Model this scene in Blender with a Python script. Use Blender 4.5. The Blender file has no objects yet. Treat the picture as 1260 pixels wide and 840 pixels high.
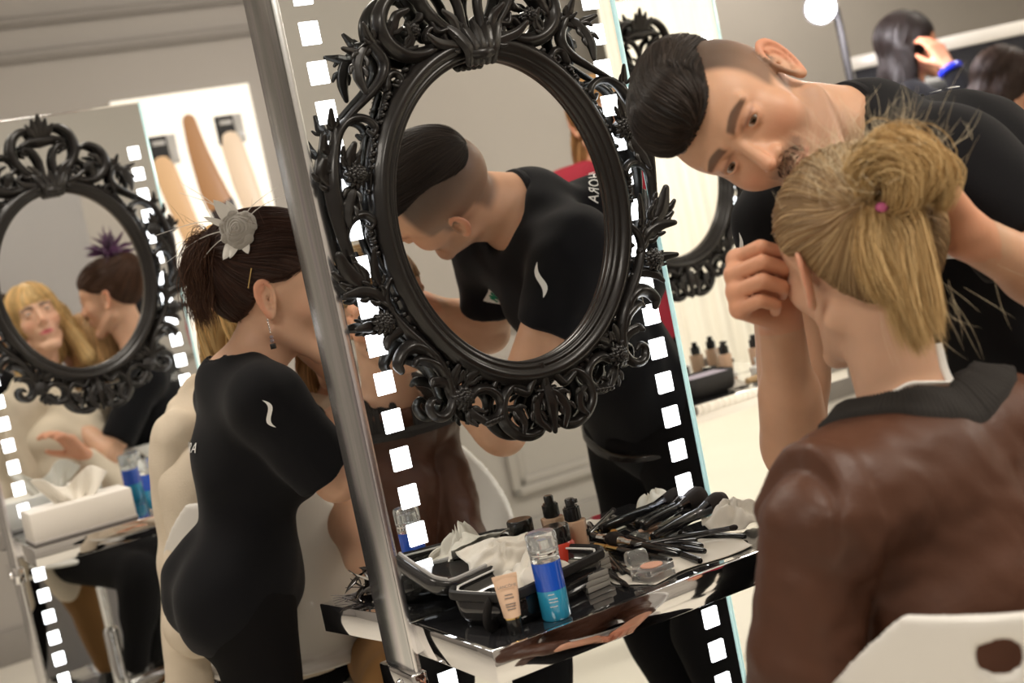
import bpy, bmesh, math, random
import numpy as np
from math import sin, cos, pi, radians, atan, sqrt
from mathutils import Vector, Matrix
random.seed(7); rng = np.random.default_rng(7)
SC = bpy.context.scene; COL = SC.collection
V = lambda *a: np.array(a, float)
# ---------------------------------------------------------------- room axes
# the stations and walls are turned 29 degrees to the camera:
# a runs along the stations, b away from the camera's wall, z up
A29 = radians(29)
DA = V(cos(A29), sin(A29), 0); DB = V(-sin(A29), cos(A29), 0); UP = V(0, 0, 1)
def ab(a, b, z=0.0): return DA*a + DB*b + UP*z
CAM = V(0, 0, 1.35); ROLL = radians(11.6); PITCH = atan(150/1750); FPX = 1750.0
def nrm(v):
    v = np.asarray(v, float); return v/np.linalg.norm(v)

# ---------------------------------------------------------------- object helpers
def tag(o, label=None, cat=None, group=None, kind=None):
    if label: o['label'] = label
    if cat: o['category'] = cat
    if group: o['group'] = group
    if kind: o['kind'] = kind
    return o
def empty(name, loc, rz=0.0, label=None, cat=None, group=None):
    o = bpy.data.objects.new(name, None); COL.objects.link(o)
    o.location = tuple(loc); o.rotation_euler = (0, 0, rz); o.empty_display_size = .05
    return tag(o, label, cat, group)
def par(o, p, world=True):
    """parent o (whose mesh is in world coordinates) to p keeping its place"""
    o.parent = p
    if world:
        pass
    M = Matrix.Identity(4); q = p
    while q:
        M = (q.matrix_parent_inverse if q.parent else Matrix.Identity(4)) @ Matrix.LocRotScale(q.location, q.rotation_euler, q.scale) @ M; q = q.parent
    if world:
        o.matrix_parent_inverse = M.inverted()
    return o
def mesh_np(name, verts, faces, mat=None, parent=None, smooth=True, col=None, world=True):
    """verts (n,3), faces (m,3) or (m,4) or list of lists"""
    me = bpy.data.meshes.new(name)
    verts = np.asarray(verts, np.float32)
    if isinstance(faces, np.ndarray):
        k = faces.shape[1]
        me.vertices.add(len(verts)); me.vertices.foreach_set('co', verts.ravel())
        me.loops.add(faces.size); me.loops.foreach_set('vertex_index', faces.astype(np.int32).ravel())
        me.polygons.add(len(faces))
        me.polygons.foreach_set('loop_start', np.arange(0, faces.size, k, dtype=np.int32))
        me.polygons.foreach_set('loop_total', np.full(len(faces), k, np.int32))
        me.update(calc_edges=True); me.validate()
    else:
        me.from_pydata([tuple(v) for v in verts], [], faces)
    if smooth:
        me.polygons.foreach_set('use_smooth', np.ones(len(me.polygons), bool))
    if col is not None and len(me.vertices) == len(col):
        at_ = me.color_attributes.new('Col', 'FLOAT_COLOR', 'POINT')
        c4 = np.ones((len(col), 4), np.float32); c4[:, :3] = col
        at_.data.foreach_set('color', c4.ravel())
    if mat: me.materials.append(mat)
    o = bpy.data.objects.new(name, me); COL.objects.link(o)
    if parent is not None:
        if world: par(o, parent)
        else: o.parent = parent
    return o
class MB:
    """collects shapes, builds ONE mesh object"""
    def __init__(s): s.bm = bmesh.new(); s.mi = 0
    def _add(s, vs, fs, smooth=True):
        b = [s.bm.verts.new(tuple(v)) for v in vs]
        for f in fs:
            try:
                q = s.bm.faces.new([b[i] for i in f]); q.smooth = smooth; q.material_index = s.mi
            except ValueError: pass
    def box(s, lo, hi, bev=0.0, M=None, seg=2):
        lo = V(*lo); hi = V(*hi)
        t = bmesh.new(); bmesh.ops.create_cube(t, size=1)
        for v in t.verts: v.co = Vector(((lo+hi)/2 + V(*v.co)*(hi-lo)))
        if bev > 0: bmesh.ops.bevel(t, geom=t.edges[:], offset=bev, segments=seg, profile=.5, affect='EDGES')
        s.join(t, M, smooth=bev > 0); return s
    def join(s, t, M=None, smooth=True):
        m = {}
        for v in t.verts:
            co = v.co if M is None else (M @ v.co)
            m[v] = s.bm.verts.new(co)
        for f in t.faces:
            try:
                q = s.bm.faces.new([m[v] for v in f.verts]); q.smooth = smooth; q.material_index = s.mi
            except ValueError: pass
        t.free()
    def lathe(s, prof, seg=24, M=None, cap=True):
        """prof: list of (r,z)"""
        vs = []; fs = []
        for r, z in prof:
            for i in range(seg):
                a = 2*pi*i/seg; vs.append(V(r*cos(a), r*sin(a), z))
        n = len(prof)
        for j in range(n-1):
            for i in range(seg):
                k = (i+1) % seg
                fs.append((j*seg+i, j*seg+k, (j+1)*seg+k, (j+1)*seg+i))
        if cap:
            if prof[0][0] > 1e-5: fs.append(tuple(range(seg))[::-1])
            if prof[-1][0] > 1e-5: fs.append(tuple((n-1)*seg+i for i in range(seg)))
        if M is not None: vs = [np.array(M @ Vector(v)) for v in vs]
        s._add(vs, fs); return s
    def tube(s, pts, rad, seg=10, flat=1.0, nrmv=None, ridge=0.0, nr=4, sub=4, closed=False, rnd=False):
        """swept tube; flat scales thickness along nrmv; ridge carves grooves"""
        P, R = catmull(pts, rad, sub, closed)
        if rnd and not closed:
            t1 = nrm(P[-1]-P[-2]); t0 = nrm(P[0]-P[1]); r1 = R[-1]; r0 = R[0]
            P = np.concatenate([[P[0]+t0*r0*.95, P[0]+t0*r0*.6], P, [P[-1]+t1*r1*.6, P[-1]+t1*r1*.95]]); R = np.concatenate([[r0*.25, r0*.78], R, [r1*.78, r1*.25]])
        n = len(P); vs = []; fs = []
        T = np.gradient(P, axis=0) if not closed else (np.roll(P, -1, 0)-np.roll(P, 1, 0))
        T /= np.linalg.norm(T, axis=1)[:, None]+1e-12
        ref = nrm(nrmv) if nrmv is not None else None
        if ref is None:
            ref = V(0, 0, 1) if abs(T[0][2]) < .9 else V(1, 0, 0)
        up = ref
        for i in range(n):
            side = np.cross(T[i], up if nrmv is None else ref)
            if np.linalg.norm(side) < 1e-4: side = np.cross(T[i], V(.3, .5, .8))
            side = nrm(side); u2 = nrm(np.cross(side, T[i]))
            if nrmv is None: up = u2
            for j in range(seg):
                a = 2*pi*j/seg
                rr = R[i]*(1+ridge*cos(nr*a))
                vs.append(P[i]+side*rr*cos(a)+u2*rr*sin(a)*flat)
        m = n if closed else n-1
        for i in range(m):
            for j in range(seg):
                k = (j+1) % seg; i2 = (i+1) % n
                fs.append((i*seg+j, i*seg+k, i2*seg+k, i2*seg+j))
        if not closed:
            fs.append(tuple(range(seg))[::-1]); fs.append(tuple((n-1)*seg+j for j in range(seg)))
        s._add(vs, fs); return s
    def ball(s, c, r, sub=2, R=None):
        t = bmesh.new(); bmesh.ops.create_icosphere(t, subdivisions=sub, radius=1)
        r = V(*r) if hasattr(r, '__len__') else V(r, r, r)
        for v in t.verts:
            p = V(*v.co)*r
            if R is not None: p = R @ p
            v.co = Vector(p+V(*c))
        s.join(t); return s
    def build(s, name, mat, parent=None, world=True, sharp=40):
        me = bpy.data.meshes.new(name)
        bmesh.ops.recalc_face_normals(s.bm, faces=s.bm.faces)
        s.bm.to_mesh(me); s.bm.free()
        for m in (mat if isinstance(mat, (list, tuple)) else [mat]): me.materials.append(m)
        try: me.set_sharp_from_angle(angle=radians(sharp))
        except Exception: pass
        o = bpy.data.objects.new(name, me); COL.objects.link(o)
        if parent is not None:
            if world: par(o, parent)
            else: o.parent = parent
        return o
def catmull(pts, rad, sub=4, closed=False):
    P = np.array([list(p) for p in pts], float)
    R = np.full(len(P), rad, float) if np.isscalar(rad) else np.array(rad, float)
    if len(R) != len(P): R = np.interp(np.linspace(0, 1, len(P)), np.linspace(0, 1, len(R)), R)
    if len(P) < 3 and not closed:
        t = np.linspace(0, 1, sub+1)[:, None]
        return P[0]*(1-t)+P[1]*t, R[0]*(1-t[:, 0])+R[1]*t[:, 0]
    n = len(P); out = []; ro = []
    g = (lambda i: i % n) if closed else (lambda i: min(max(i, 0), n-1))
    for i in range(n if closed else n-1):
        p0, p1, p2, p3 = P[g(i-1)], P[g(i)], P[g(i+1)], P[g(i+2)]
        if not closed and i == 0: p0 = 2*p1-p2
        if not closed and i == n-2: p3 = 2*p2-p1
        for k in range(sub):
            t = k/sub
            out.append(.5*((2*p1)+(-p0+p2)*t+(2*p0-5*p1+4*p2-p3)*t*t+(-p0+3*p1-3*p2+p3)*t**3))
            ro.append(R[g(i)]*(1-t)+R[g(i+1)]*t)
    if not closed: out.append(P[-1]); ro.append(R[-1])
    return np.array(out), np.array(ro)

# ---------------------------------------------------------------- materials
def mat(name, col=(.5, .5, .5), rough=.5, metal=0., spec=.5, trans=0., ior=1.45, coat=0., sheen=0., emit=None, es=0., bump=0., bscale=200., var=0., vscale=8., attr=False, sss=0., alpha=1., stretch=None):
    m = bpy.data.materials.new(name); m.use_nodes = True
    nt = m.node_tree; b = nt.nodes['Principled BSDF']; L = nt.links
    b.inputs['Base Color'].default_value = (*col, 1); b.inputs['Roughness'].default_value = rough
    b.inputs['Metallic'].default_value = metal; b.inputs['Specular IOR Level'].default_value = spec
    b.inputs['Transmission Weight'].default_value = trans; b.inputs['IOR'].default_value = ior
    b.inputs['Coat Weight'].default_value = coat; b.inputs['Sheen Weight'].default_value = sheen
    b.inputs['Alpha'].default_value = alpha
    if sss:
        b.inputs['Subsurface Weight'].default_value = sss; b.inputs['Subsurface Radius'].default_value = (1, .35, .18); b.inputs['Subsurface Scale'].default_value = .008
    if emit: b.inputs['Emission Color'].default_value = (*emit, 1); b.inputs['Emission Strength'].default_value = es
    tc = nt.nodes.new('ShaderNodeTexCoord'); src = tc.outputs['Object']
    if stretch:
        mp = nt.nodes.new('ShaderNodeMapping'); mp.inputs['Scale'].default_value = stretch; L.new(src, mp.inputs['Vector']); src = mp.outputs['Vector']
    base = None
    if attr:
        a = nt.nodes.new('ShaderNodeAttribute'); a.attribute_name = 'Col'; base = a.outputs['Color']
        L.new(base, b.inputs['Base Color'])
    if var:
        n = nt.nodes.new('ShaderNodeTexNoise'); n.inputs['Scale'].default_value = vscale; n.inputs['Detail'].default_value = 4
        L.new(src, n.inputs['Vector'])
        mr = nt.nodes.new('ShaderNodeMapRange'); mr.inputs['From Min'].default_value = .3; mr.inputs['From Max'].default_value = .7
        mr.inputs['To Min'].default_value = 1-var; mr.inputs['To Max'].default_value = 1+var; L.new(n.outputs['Fac'], mr.inputs['Value'])
        mx = nt.nodes.new('ShaderNodeMix'); mx.data_type = 'RGBA'; mx.blend_type = 'MULTIPLY'; mx.inputs[0].default_value = 1
        if base: L.new(base, mx.inputs[6])
        else: mx.inputs[6].default_value = (*col, 1)
        cb = nt.nodes.new('ShaderNodeCombineColor')
        for i in range(3): L.new(mr.outputs[0], cb.inputs[i])
        L.new(cb.outputs[0], mx.inputs[7]); L.new(mx.outputs[2], b.inputs['Base Color'])
    if bump:
        n = nt.nodes.new('ShaderNodeTexNoise'); n.inputs['Scale'].default_value = bscale; n.inputs['Detail'].default_value = 3
        L.new(src, n.inputs['Vector'])
        bp = nt.nodes.new('ShaderNodeBump'); bp.inputs['Strength'].default_value = bump; bp.inputs['Distance'].default_value = .002
        L.new(n.outputs['Fac'], bp.inputs['Height']); L.new(bp.outputs[0], b.inputs['Normal'])
    return m

# ---------------------------------------------------------------- signed distance modelling
def F32(p): return np.asarray(p, np.float32)
def d_cap(a, b, ra, rb):
    a = F32(a); b = F32(b); ba = b-a; l2 = float(ba@ba)+1e-12
    def f(P):
        t = np.clip(((P-a)@ba)/l2, 0, 1)
        q = P-a-t[:, None]*ba
        return np.sqrt((q*q).sum(1))-(ra+(rb-ra)*t)
    return f
def d_ell(c, r, R=None):
    c = F32(c); r = F32(r)
    def f(P):
        q = P-c
        if R is not None: q = q@F32(R)      # columns of R are the axes
        k0 = np.sqrt(((q/r)**2).sum(1)); k1 = np.sqrt(((q/(r*r))**2).sum(1))+1e-9
        return np.where(k0 < .05, -r.min(), k0*(k0-1)/k1)
    return f
def d_chain(pts, rs):
    fs = [d_cap(pts[i], pts[i+1], rs[i], rs[i+1]) for i in range(len(pts)-1)]
    def f(P):
        d = fs[0](P)
        for g in fs[1:]: d = np.minimum(d, g(P))
        return d
    return f
def smin(a, b, k):
    h = np.clip(.5+.5*(b-a)/k, 0, 1); return b+(a-b)*h-k*h*(1-h)
def smax(a, b, k): return -smin(-a, -b, k)
def d_union(fs, k=.02):
    def f(P):
        d = fs[0](P)
        for g in fs[1:]: d = smin(d, g(P), k)
        return d
    return f
def d_sub(f1, f2, k=.01): return lambda P: smax(f1(P), -f2(P), k)
def d_int(f1, f2, k=.004): return lambda P: smax(f1(P), f2(P), k)
def d_off(f1, o): return lambda P: f1(P)-o
def d_plane(p, n):
    p = F32(p); n = F32(nrm(n)); return lambda P: (P-p)@n
def fold(P, amp, fr, seed=0, warp=.6):
    q = P*np.float32(fr)
    s = seed*1.7
    w = np.sin(q[:, 0]*1.3+q[:, 1]*.7+s)+np.sin(q[:, 2]*1.1-q[:, 0]*.6+2*s)
    return amp*(np.sin(q[:, 2]*2.3+q[:, 0]*1.1+warp*2*w+s)+.6*np.sin(q[:, 1]*3.1-q[:, 2]*1.7+warp*3*w+.5*s)+.35*np.sin(q[:, 0]*5.2+q[:, 2]*4.1+warp*3*w))*np.float32(.5)
def nets(f, lo, hi, h, B=8):
    """naive surface nets of f in the box lo..hi, block-sparse"""
    lo = np.asarray(lo, float); hi = np.asarray(hi, float)
    nb = np.maximum(1, np.ceil((hi-lo)/(h*B)).astype(int)); n = nb*B+1
    cb = [lo[i]+(np.arange(nb[i])+.5)*B*h for i in range(3)]
    C = np.stack(np.meshgrid(*cb, indexing='ij'), -1).reshape(-1, 3).astype(np.float32)
    dc = np.concatenate([f(C[i:i+200000]) for i in range(0, len(C), 200000)])
    act = np.abs(dc) < B*h*.87*1.25+h*2
    G = np.full(tuple(n), 1.0, np.float32)
    neg = (~act) & (dc < 0)
    for idx in np.nonzero(neg)[0]:
        i, j, k = np.unravel_index(idx, nb); G[i*B:i*B+B+1, j*B:j*B+B+1, k*B:k*B+B+1] = -1
    ids = np.nonzero(act)[0]
    if len(ids) == 0: return np.zeros((0, 3)), np.zeros((0, 4), int)
    oi = np.arange(B+1); O = np.stack(np.meshgrid(oi, oi, oi, indexing='ij'), -1).reshape(-1, 3)
    bi = np.stack(np.unravel_index(ids, nb), -1)*B
    ch = max(1, 400000//len(O))
    for s in range(0, len(bi), ch):
        I = (bi[s:s+ch, None, :]+O[None]).reshape(-1, 3)
        P = (lo+I*h).astype(np.float32)
        G[I[:, 0], I[:, 1], I[:, 2]] = f(P)
    S = G < 0
    c = np.zeros(tuple(n-1), bool); c0 = S[:-1, :-1, :-1]
    for dx in (0, 1):
        for dy in (0, 1):
            for dz in (0, 1):
                c |= (S[dx:n[0]-1+dx, dy:n[1]-1+dy, dz:n[2]-1+dz] != c0)
    cells = np.stack(np.nonzero(c), -1); m = len(cells)
    vid = np.full(tuple(n-1), -1, np.int32); vid[cells[:, 0], cells[:, 1], cells[:, 2]] = np.arange(m)
    acc = np.zeros((m, 3)); cnt = np.zeros(m)
    for ax in range(3):
        e = np.eye(3, dtype=int)[ax]; o1, o2 = [np.eye(3, dtype=int)[k] for k in range(3) if k != ax]
        for a in (0, 1):
            for b in (0, 1):
                p0 = cells+a*o1+b*o2; p1 = p0+e
                g0 = G[p0[:, 0], p0[:, 1], p0[:, 2]]; g1 = G[p1[:, 0], p1[:, 1], p1[:, 2]]
                x = (g0 < 0) != (g1 < 0)
                t = np.where(x, g0/(g0-g1+1e-20), 0)
                q = p0+t[:, None]*e
                acc[x] += q[x]; cnt[x] += 1
    vt = lo+h*acc/cnt[:, None]
    quads = []
    for ax in range(3):
        e = np.eye(3, dtype=int)[ax]
        sl0 = [slice(1, n[k]-1) for k in range(3)]; sl0[ax] = slice(0, n[ax]-1)
        sl1 = list(sl0); sl1[ax] = slice(1, n[ax])
        x = S[tuple(sl0)] != S[tuple(sl1)]
        q = np.stack(np.nonzero(x), -1)+np.array([s.start for s in sl0])
        if len(q) == 0: continue
        sg = S[q[:, 0], q[:, 1], q[:, 2]]
        k1, k2 = [k for k in range(3) if k != ax]
        E1 = np.eye(3, dtype=int)[k1]; E2 = np.eye(3, dtype=int)[k2]
        def g(o): 
            r = q-o; return vid[r[:, 0], r[:, 1], r[:, 2]]
        Q = np.stack([g(E1+E2), g(E2), g(0*E1), g(E1)], -1)
        flip = sg if ax != 1 else ~sg
        Q = np.where(flip[:, None], Q, Q[:, ::-1])
        quads.append(Q)
    Q = np.concatenate(quads) if quads else np.zeros((0, 4), int)
    Q = Q[(Q >= 0).all(1)]
    return vt, Q
def sdf_mesh(name, f, boxes, mat_, parent=None, colf=None, world=True, smooth_it=1):
    """boxes: list of (lo,hi,h[,keep]) ; keep(P)->bool mask of faces centres kept"""
    VV = []; QQ = []; o = 0
    for bx in boxes:
        v, q = nets(f, bx[0], bx[1], bx[2])
        for _ in range(smooth_it):
            if len(q) == 0: break
            s = np.zeros_like(v); c = np.zeros(len(v))
            for a, b in ((0, 1), (1, 2), (2, 3), (3, 0)):
                np.add.at(s, q[:, a], v[q[:, b]]); np.add.at(c, q[:, a], 1)
                np.add.at(s, q[:, b], v[q[:, a]]); np.add.at(c, q[:, b], 1)
            v = np.where(c[:, None] > 0, .5*v+.5*s/np.maximum(c, 1)[:, None], v)
        if len(bx) > 3 and len(q):
            ce = v[q].mean(1); q = q[bx[3](ce)]
        VV.append(v); QQ.append(q+o); o += len(v)
    v = np.concatenate(VV); q = np.concatenate(QQ)
    used = np.zeros(len(v), bool); used[q.ravel()] = True
    m = np.cumsum(used)-1; v = v[used]; q = m[q]
    return mesh_np(name, v, q, mat_, parent, col=None if colf is None else colf(v), world=world)
def inbox(lo, hi): return lambda P: ((P > F32(lo)) & (P < F32(hi))).all(1)
def outbox(lo, hi): return lambda P: ~((P > F32(lo)) & (P < F32(hi))).all(1)
def grad(f, P, e=.002):
    P = P.astype(np.float32); g = np.zeros_like(P)
    for i in range(3):
        d = np.zeros(3, np.float32); d[i] = e
        g[:, i] = (f(P+d)-f(P-d))/(2*e)
    return g/(np.linalg.norm(g, axis=1)[:, None]+1e-9)
def strands(name, C, rad, mat_, parent=None, cols=None, world=True):
    """C (n,k,3) centre lines -> one mesh of thin three-sided hairs; rad (n,) or scalar"""
    n, k, _ = C.shape
    T = np.gradient(C, axis=1); T /= np.linalg.norm(T, axis=2)[..., None]+1e-9
    ref = nrm(rng.normal(size=3)); s = np.cross(T, ref); s /= np.linalg.norm(s, axis=2)[..., None]+1e-9
    u = np.cross(T, s)
    w = np.interp(np.linspace(0, 1, k), [0, .1, .8, 1], [.7, 1, .8, .15])
    R = (np.broadcast_to(np.asarray(rad, float), (n,))[:, None]*w[None])[..., None]
    rings = np.stack([C+R*(cos(a)*s+sin(a)*u) for a in (0, 2.094, 4.189)], 2)   # n,k,3,3
    v = rings.reshape(-1, 3)
    idx = np.arange(n*k*3).reshape(n, k, 3); q = []
    for j in range(3):
        j2 = (j+1) % 3
        q.append(np.stack([idx[:, :-1, j], idx[:, :-1, j2], idx[:, 1:, j2], idx[:, 1:, j]], -1).reshape(-1, 4))
    q = np.concatenate(q)
    col = None
    if cols is not None: col = np.repeat(cols, k*3, axis=0)
    return tag(mesh_np(name, v, q, mat_, parent, col=col, world=world), kind='stuff')
def comb(f, roots, dirf, steps, step, lift=.0, jit=.0):
    """walk strands over the surface of f following dirf(P); returns (n,steps,3)"""
    P = roots.astype(np.float32).copy(); out = [P.copy()]
    off = (lift+jit*rng.random(len(P))).astype(np.float32)
    for i in range(steps-1):
        g = grad(f, P); d = dirf(P, i); d = d-(d*g).sum(1)[:, None]*g
        d /= np.linalg.norm(d, axis=1)[:, None]+1e-9
        P = P+d*step; g = grad(f, P); P = P-(f(P)-off)[:, None]*g
        out.append(P.copy())
    return np.stack(out, 1)
def text_obj(name, s, size, mat_, M, parent=None, depth=.0006, align='CENTER', shear=0., spacing=1.0):
    c = bpy.data.curves.new(name, 'FONT'); c.body = s; c.size = size; c.extrude = depth; c.align_x = align; c.align_y = 'CENTER'; c.shear = shear; c.space_character = spacing
    o = bpy.data.objects.new(name, c); COL.objects.link(o)
    dg = bpy.context.evaluated_depsgraph_get(); me = bpy.data.meshes.new_from_object(o.evaluated_get(dg))
    bpy.data.objects.remove(o); me.name = name; me.materials.clear(); me.materials.append(mat_)
    me.transform(M)
    o = bpy.data.objects.new(name, me); COL.objects.link(o)
    if parent is not None: par(o, parent)
    return o
def frame_mat(c, x, y, z):
    M = Matrix.Identity(4)
    for i in range(3): M[i][0] = x[i]; M[i][1] = y[i]; M[i][2] = z[i]; M[i][3] = c[i]
    return M
# ---------------------------------------------------------------- materials of the place
M_wall = mat('wall_paint', (.335, .312, .285), .75, bump=.15, bscale=90, var=.03, vscale=1.5)
M_ceil = mat('ceiling_paint', (.62, .60, .57), .8)
M_floor = mat('cream_floor', (.78, .74, .65), .28, var=.03, vscale=2, coat=.2)
M_mould = mat('wall_moulding', (.25, .232, .212), .7)
M_mirror = mat('mirror_glass', (.86, .88, .87), .0, 1.0)
M_oval = mat('oval_mirror_glass', (.93, .93, .92), .0, 1.0)
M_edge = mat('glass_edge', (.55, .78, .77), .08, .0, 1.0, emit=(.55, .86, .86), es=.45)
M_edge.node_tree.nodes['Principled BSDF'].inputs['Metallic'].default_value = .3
M_chrome = mat('chrome', (.86, .86, .87), .04, 1.0)
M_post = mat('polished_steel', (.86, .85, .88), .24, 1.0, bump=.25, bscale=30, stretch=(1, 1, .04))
def reflection_streaks(m, cols, scale, stretch):
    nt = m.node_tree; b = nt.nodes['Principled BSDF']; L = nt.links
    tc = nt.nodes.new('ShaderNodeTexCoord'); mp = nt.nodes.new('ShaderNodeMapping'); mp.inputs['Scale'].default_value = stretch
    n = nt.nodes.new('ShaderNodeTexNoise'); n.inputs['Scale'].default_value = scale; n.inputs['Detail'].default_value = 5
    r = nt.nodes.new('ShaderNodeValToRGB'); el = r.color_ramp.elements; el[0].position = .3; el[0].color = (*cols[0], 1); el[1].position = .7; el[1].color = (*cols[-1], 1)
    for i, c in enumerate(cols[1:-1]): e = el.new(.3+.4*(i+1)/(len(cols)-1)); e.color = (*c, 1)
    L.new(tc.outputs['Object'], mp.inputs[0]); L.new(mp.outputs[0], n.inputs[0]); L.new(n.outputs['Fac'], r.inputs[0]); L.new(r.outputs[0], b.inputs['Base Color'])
reflection_streaks(M_post, [(.74, .70, .80), (.90, .89, .91), (.68, .71, .72), (.86, .82, .88)], 40, (1, 1, .035))  # reflected surroundings painted into the steel's colour as lavender and grey streaks
M_square = mat('lit_frosted_square', (1, 1, 1), .4, emit=(.95, .97, 1.0), es=4.0)
M_frame = mat('black_lacquer', (.009, .0075, .007), .33, .0, .45, coat=.12, bump=.08, bscale=60)
M_blackmirror = mat('black_acrylic_top', (.02, .02, .022), .05, .0, .9, coat=1.0)
M_white = mat('white_plastic', (.80, .78, .74), .28, coat=.3)
M_blackp = mat('black_plastic', (.012, .012, .012), .22, coat=.4)
M_blackm = mat('black_matte', (.014, .013, .013), .6)
M_tee = mat('black_jersey', (.0075, .0075, .009), .9, spec=.12, sheen=.06, bump=.2, bscale=700)
M_trouser = mat('black_trouser', (.007, .0065, .007), .9, spec=.12, bump=.15, bscale=500)
M_skin = mat('skin', (.66, .38, .25), .48, attr=True, sss=.12, spec=.4, bump=.08, bscale=350, var=.05, vscale=25)
M_leather = mat('brown_leather', (.078, .031, .017), .46, spec=.38, bump=.15, bscale=260, var=.12, vscale=9)
M_rib = mat('charcoal_rib_knit', (.024, .021, .019), .95, bump=.5, bscale=900)
M_hair = mat('hair', (.1, .05, .03), .50, spec=.38, attr=True)
M_white_cloth = mat('white_cotton', (.82, .80, .76), .9, bump=.2, bscale=500)
M_cream = mat('cream_wool', (.66, .57, .45), .95, bump=.4, bscale=350, var=.05, vscale=12)
M_ochre = mat('ochre_cotton', (.29, .15, .05), .85, bump=.2, bscale=500)
M_gold = mat('gold', (.80, .56, .22), .22, 1.0)
M_eye = mat('eye_ball', (.8, .78, .75), .1, attr=True, coat=.6)
M_print = mat('white_print', (.80, .80, .78), .6)
M_glass = mat('clear_plastic', (.97, .98, .98), .04, 0., .5, trans=1.0, ior=1.3)
# ---------------------------------------------------------------- room shell
A0, A1, B0, B1, HT = -3.2, 8.2, -1.35, 6.0, 3.1
def abbox(mb, a0, a1, b0, b1, z0, z1, bev=0):
    M = frame_mat(V(0, 0, 0), DA, DB, UP); return mb.box((a0, b0, z0), (a1, b1, z1), bev, M)
def struct(name, mb, m): o = mb.build(name, m); o['kind'] = 'structure'; return o
m = MB(); abbox(m, A0-.2, A1+.2, B0-.2, B1+.2, -.2, 0); struct('floor', m, M_floor)
m = MB(); abbox(m, A0-.2, A1+.2, B0-.2, B1+.2, HT, HT+.2); struct('ceiling', m, M_ceil)
m = MB(); abbox(m, A0-.2, A1+.2, B1, B1+.2, 0, HT); struct('wall_back', m, M_wall)
m = MB(); abbox(m, A0-.2, A1+.2, B0-.2, B0, 0, HT); struct('wall_front', m, M_wall)
m = MB(); abbox(m, A0-.2, A0, B0, B1, 0, HT); struct('wall_left', m, M_wall)
m = MB(); abbox(m, A1, A1+.2, B0, B1, 0, HT); struct('wall_right', m, M_wall)
def rail(mb, a0, a1, z, b, s, h=.05, d=.03):
    """moulded rail on a wall face b, sticking out in direction s"""
    for (dz0, dz1, dd) in ((-h/2, h/2, d*.5), (-h/2+.008, h/2-.012, d*.8), (-h*.15, h*.3, d)):
        abbox(mb, a0, a1, min(b, b+s*dd), max(b, b+s*dd), z+dz0, z+dz1, .003)
m = MB(); rail(m, A0, A1, 2.385, B1, -1, .05, .035); struct('trim_1', m, M_mould)
m = MB(); rail(m, A0, A1, 2.525, B1, -1, .045, .035); rail(m, A0, A1, 2.88, B1, -1, .06, .08); struct('trim_2', m, M_mould)
m = MB(); abbox(m, A0, A1, B1-.02, B1, 0, .14, .004); struct('baseboard_back', m, M_mould)
m = MB(); abbox(m, A0, A1, B0, B0+.02, 0, .16, .004); struct('baseboard_front', m, M_mould)
# raised panels of the wall behind the camera (seen in the mirrors)
m = MB()
def rect_mould(mb, a0, a1, z0, z1, b, s, w=.035, d=.022):
    for k, (o, dd) in enumerate(((0, d), (.035, d*.5))):
        for (x0, x1, y0, y1) in ((a0+o, a1-o, z0+o, z0+o+w), (a0+o, a1-o, z1-o-w, z1-o), (a0+o, a0+o+w, z0+o, z1-o), (a1-o-w, a1-o, z0+o, z1-o)):
            abbox(mb, x0, x1, min(b, b+s*dd), max(b, b+s*dd), y0, y1, .005)
for i in range(8):
    a0 = -2.6+i*1.3
    rect_mould(m, a0, a0+1.08, .26, .80, B0, 1)
struct('trim_3', m, M_wall)
m = MB(); rail(m, A0, A1, .95, B0, 1, .07, .035); struct('trim_4', m, M_wall)
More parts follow.
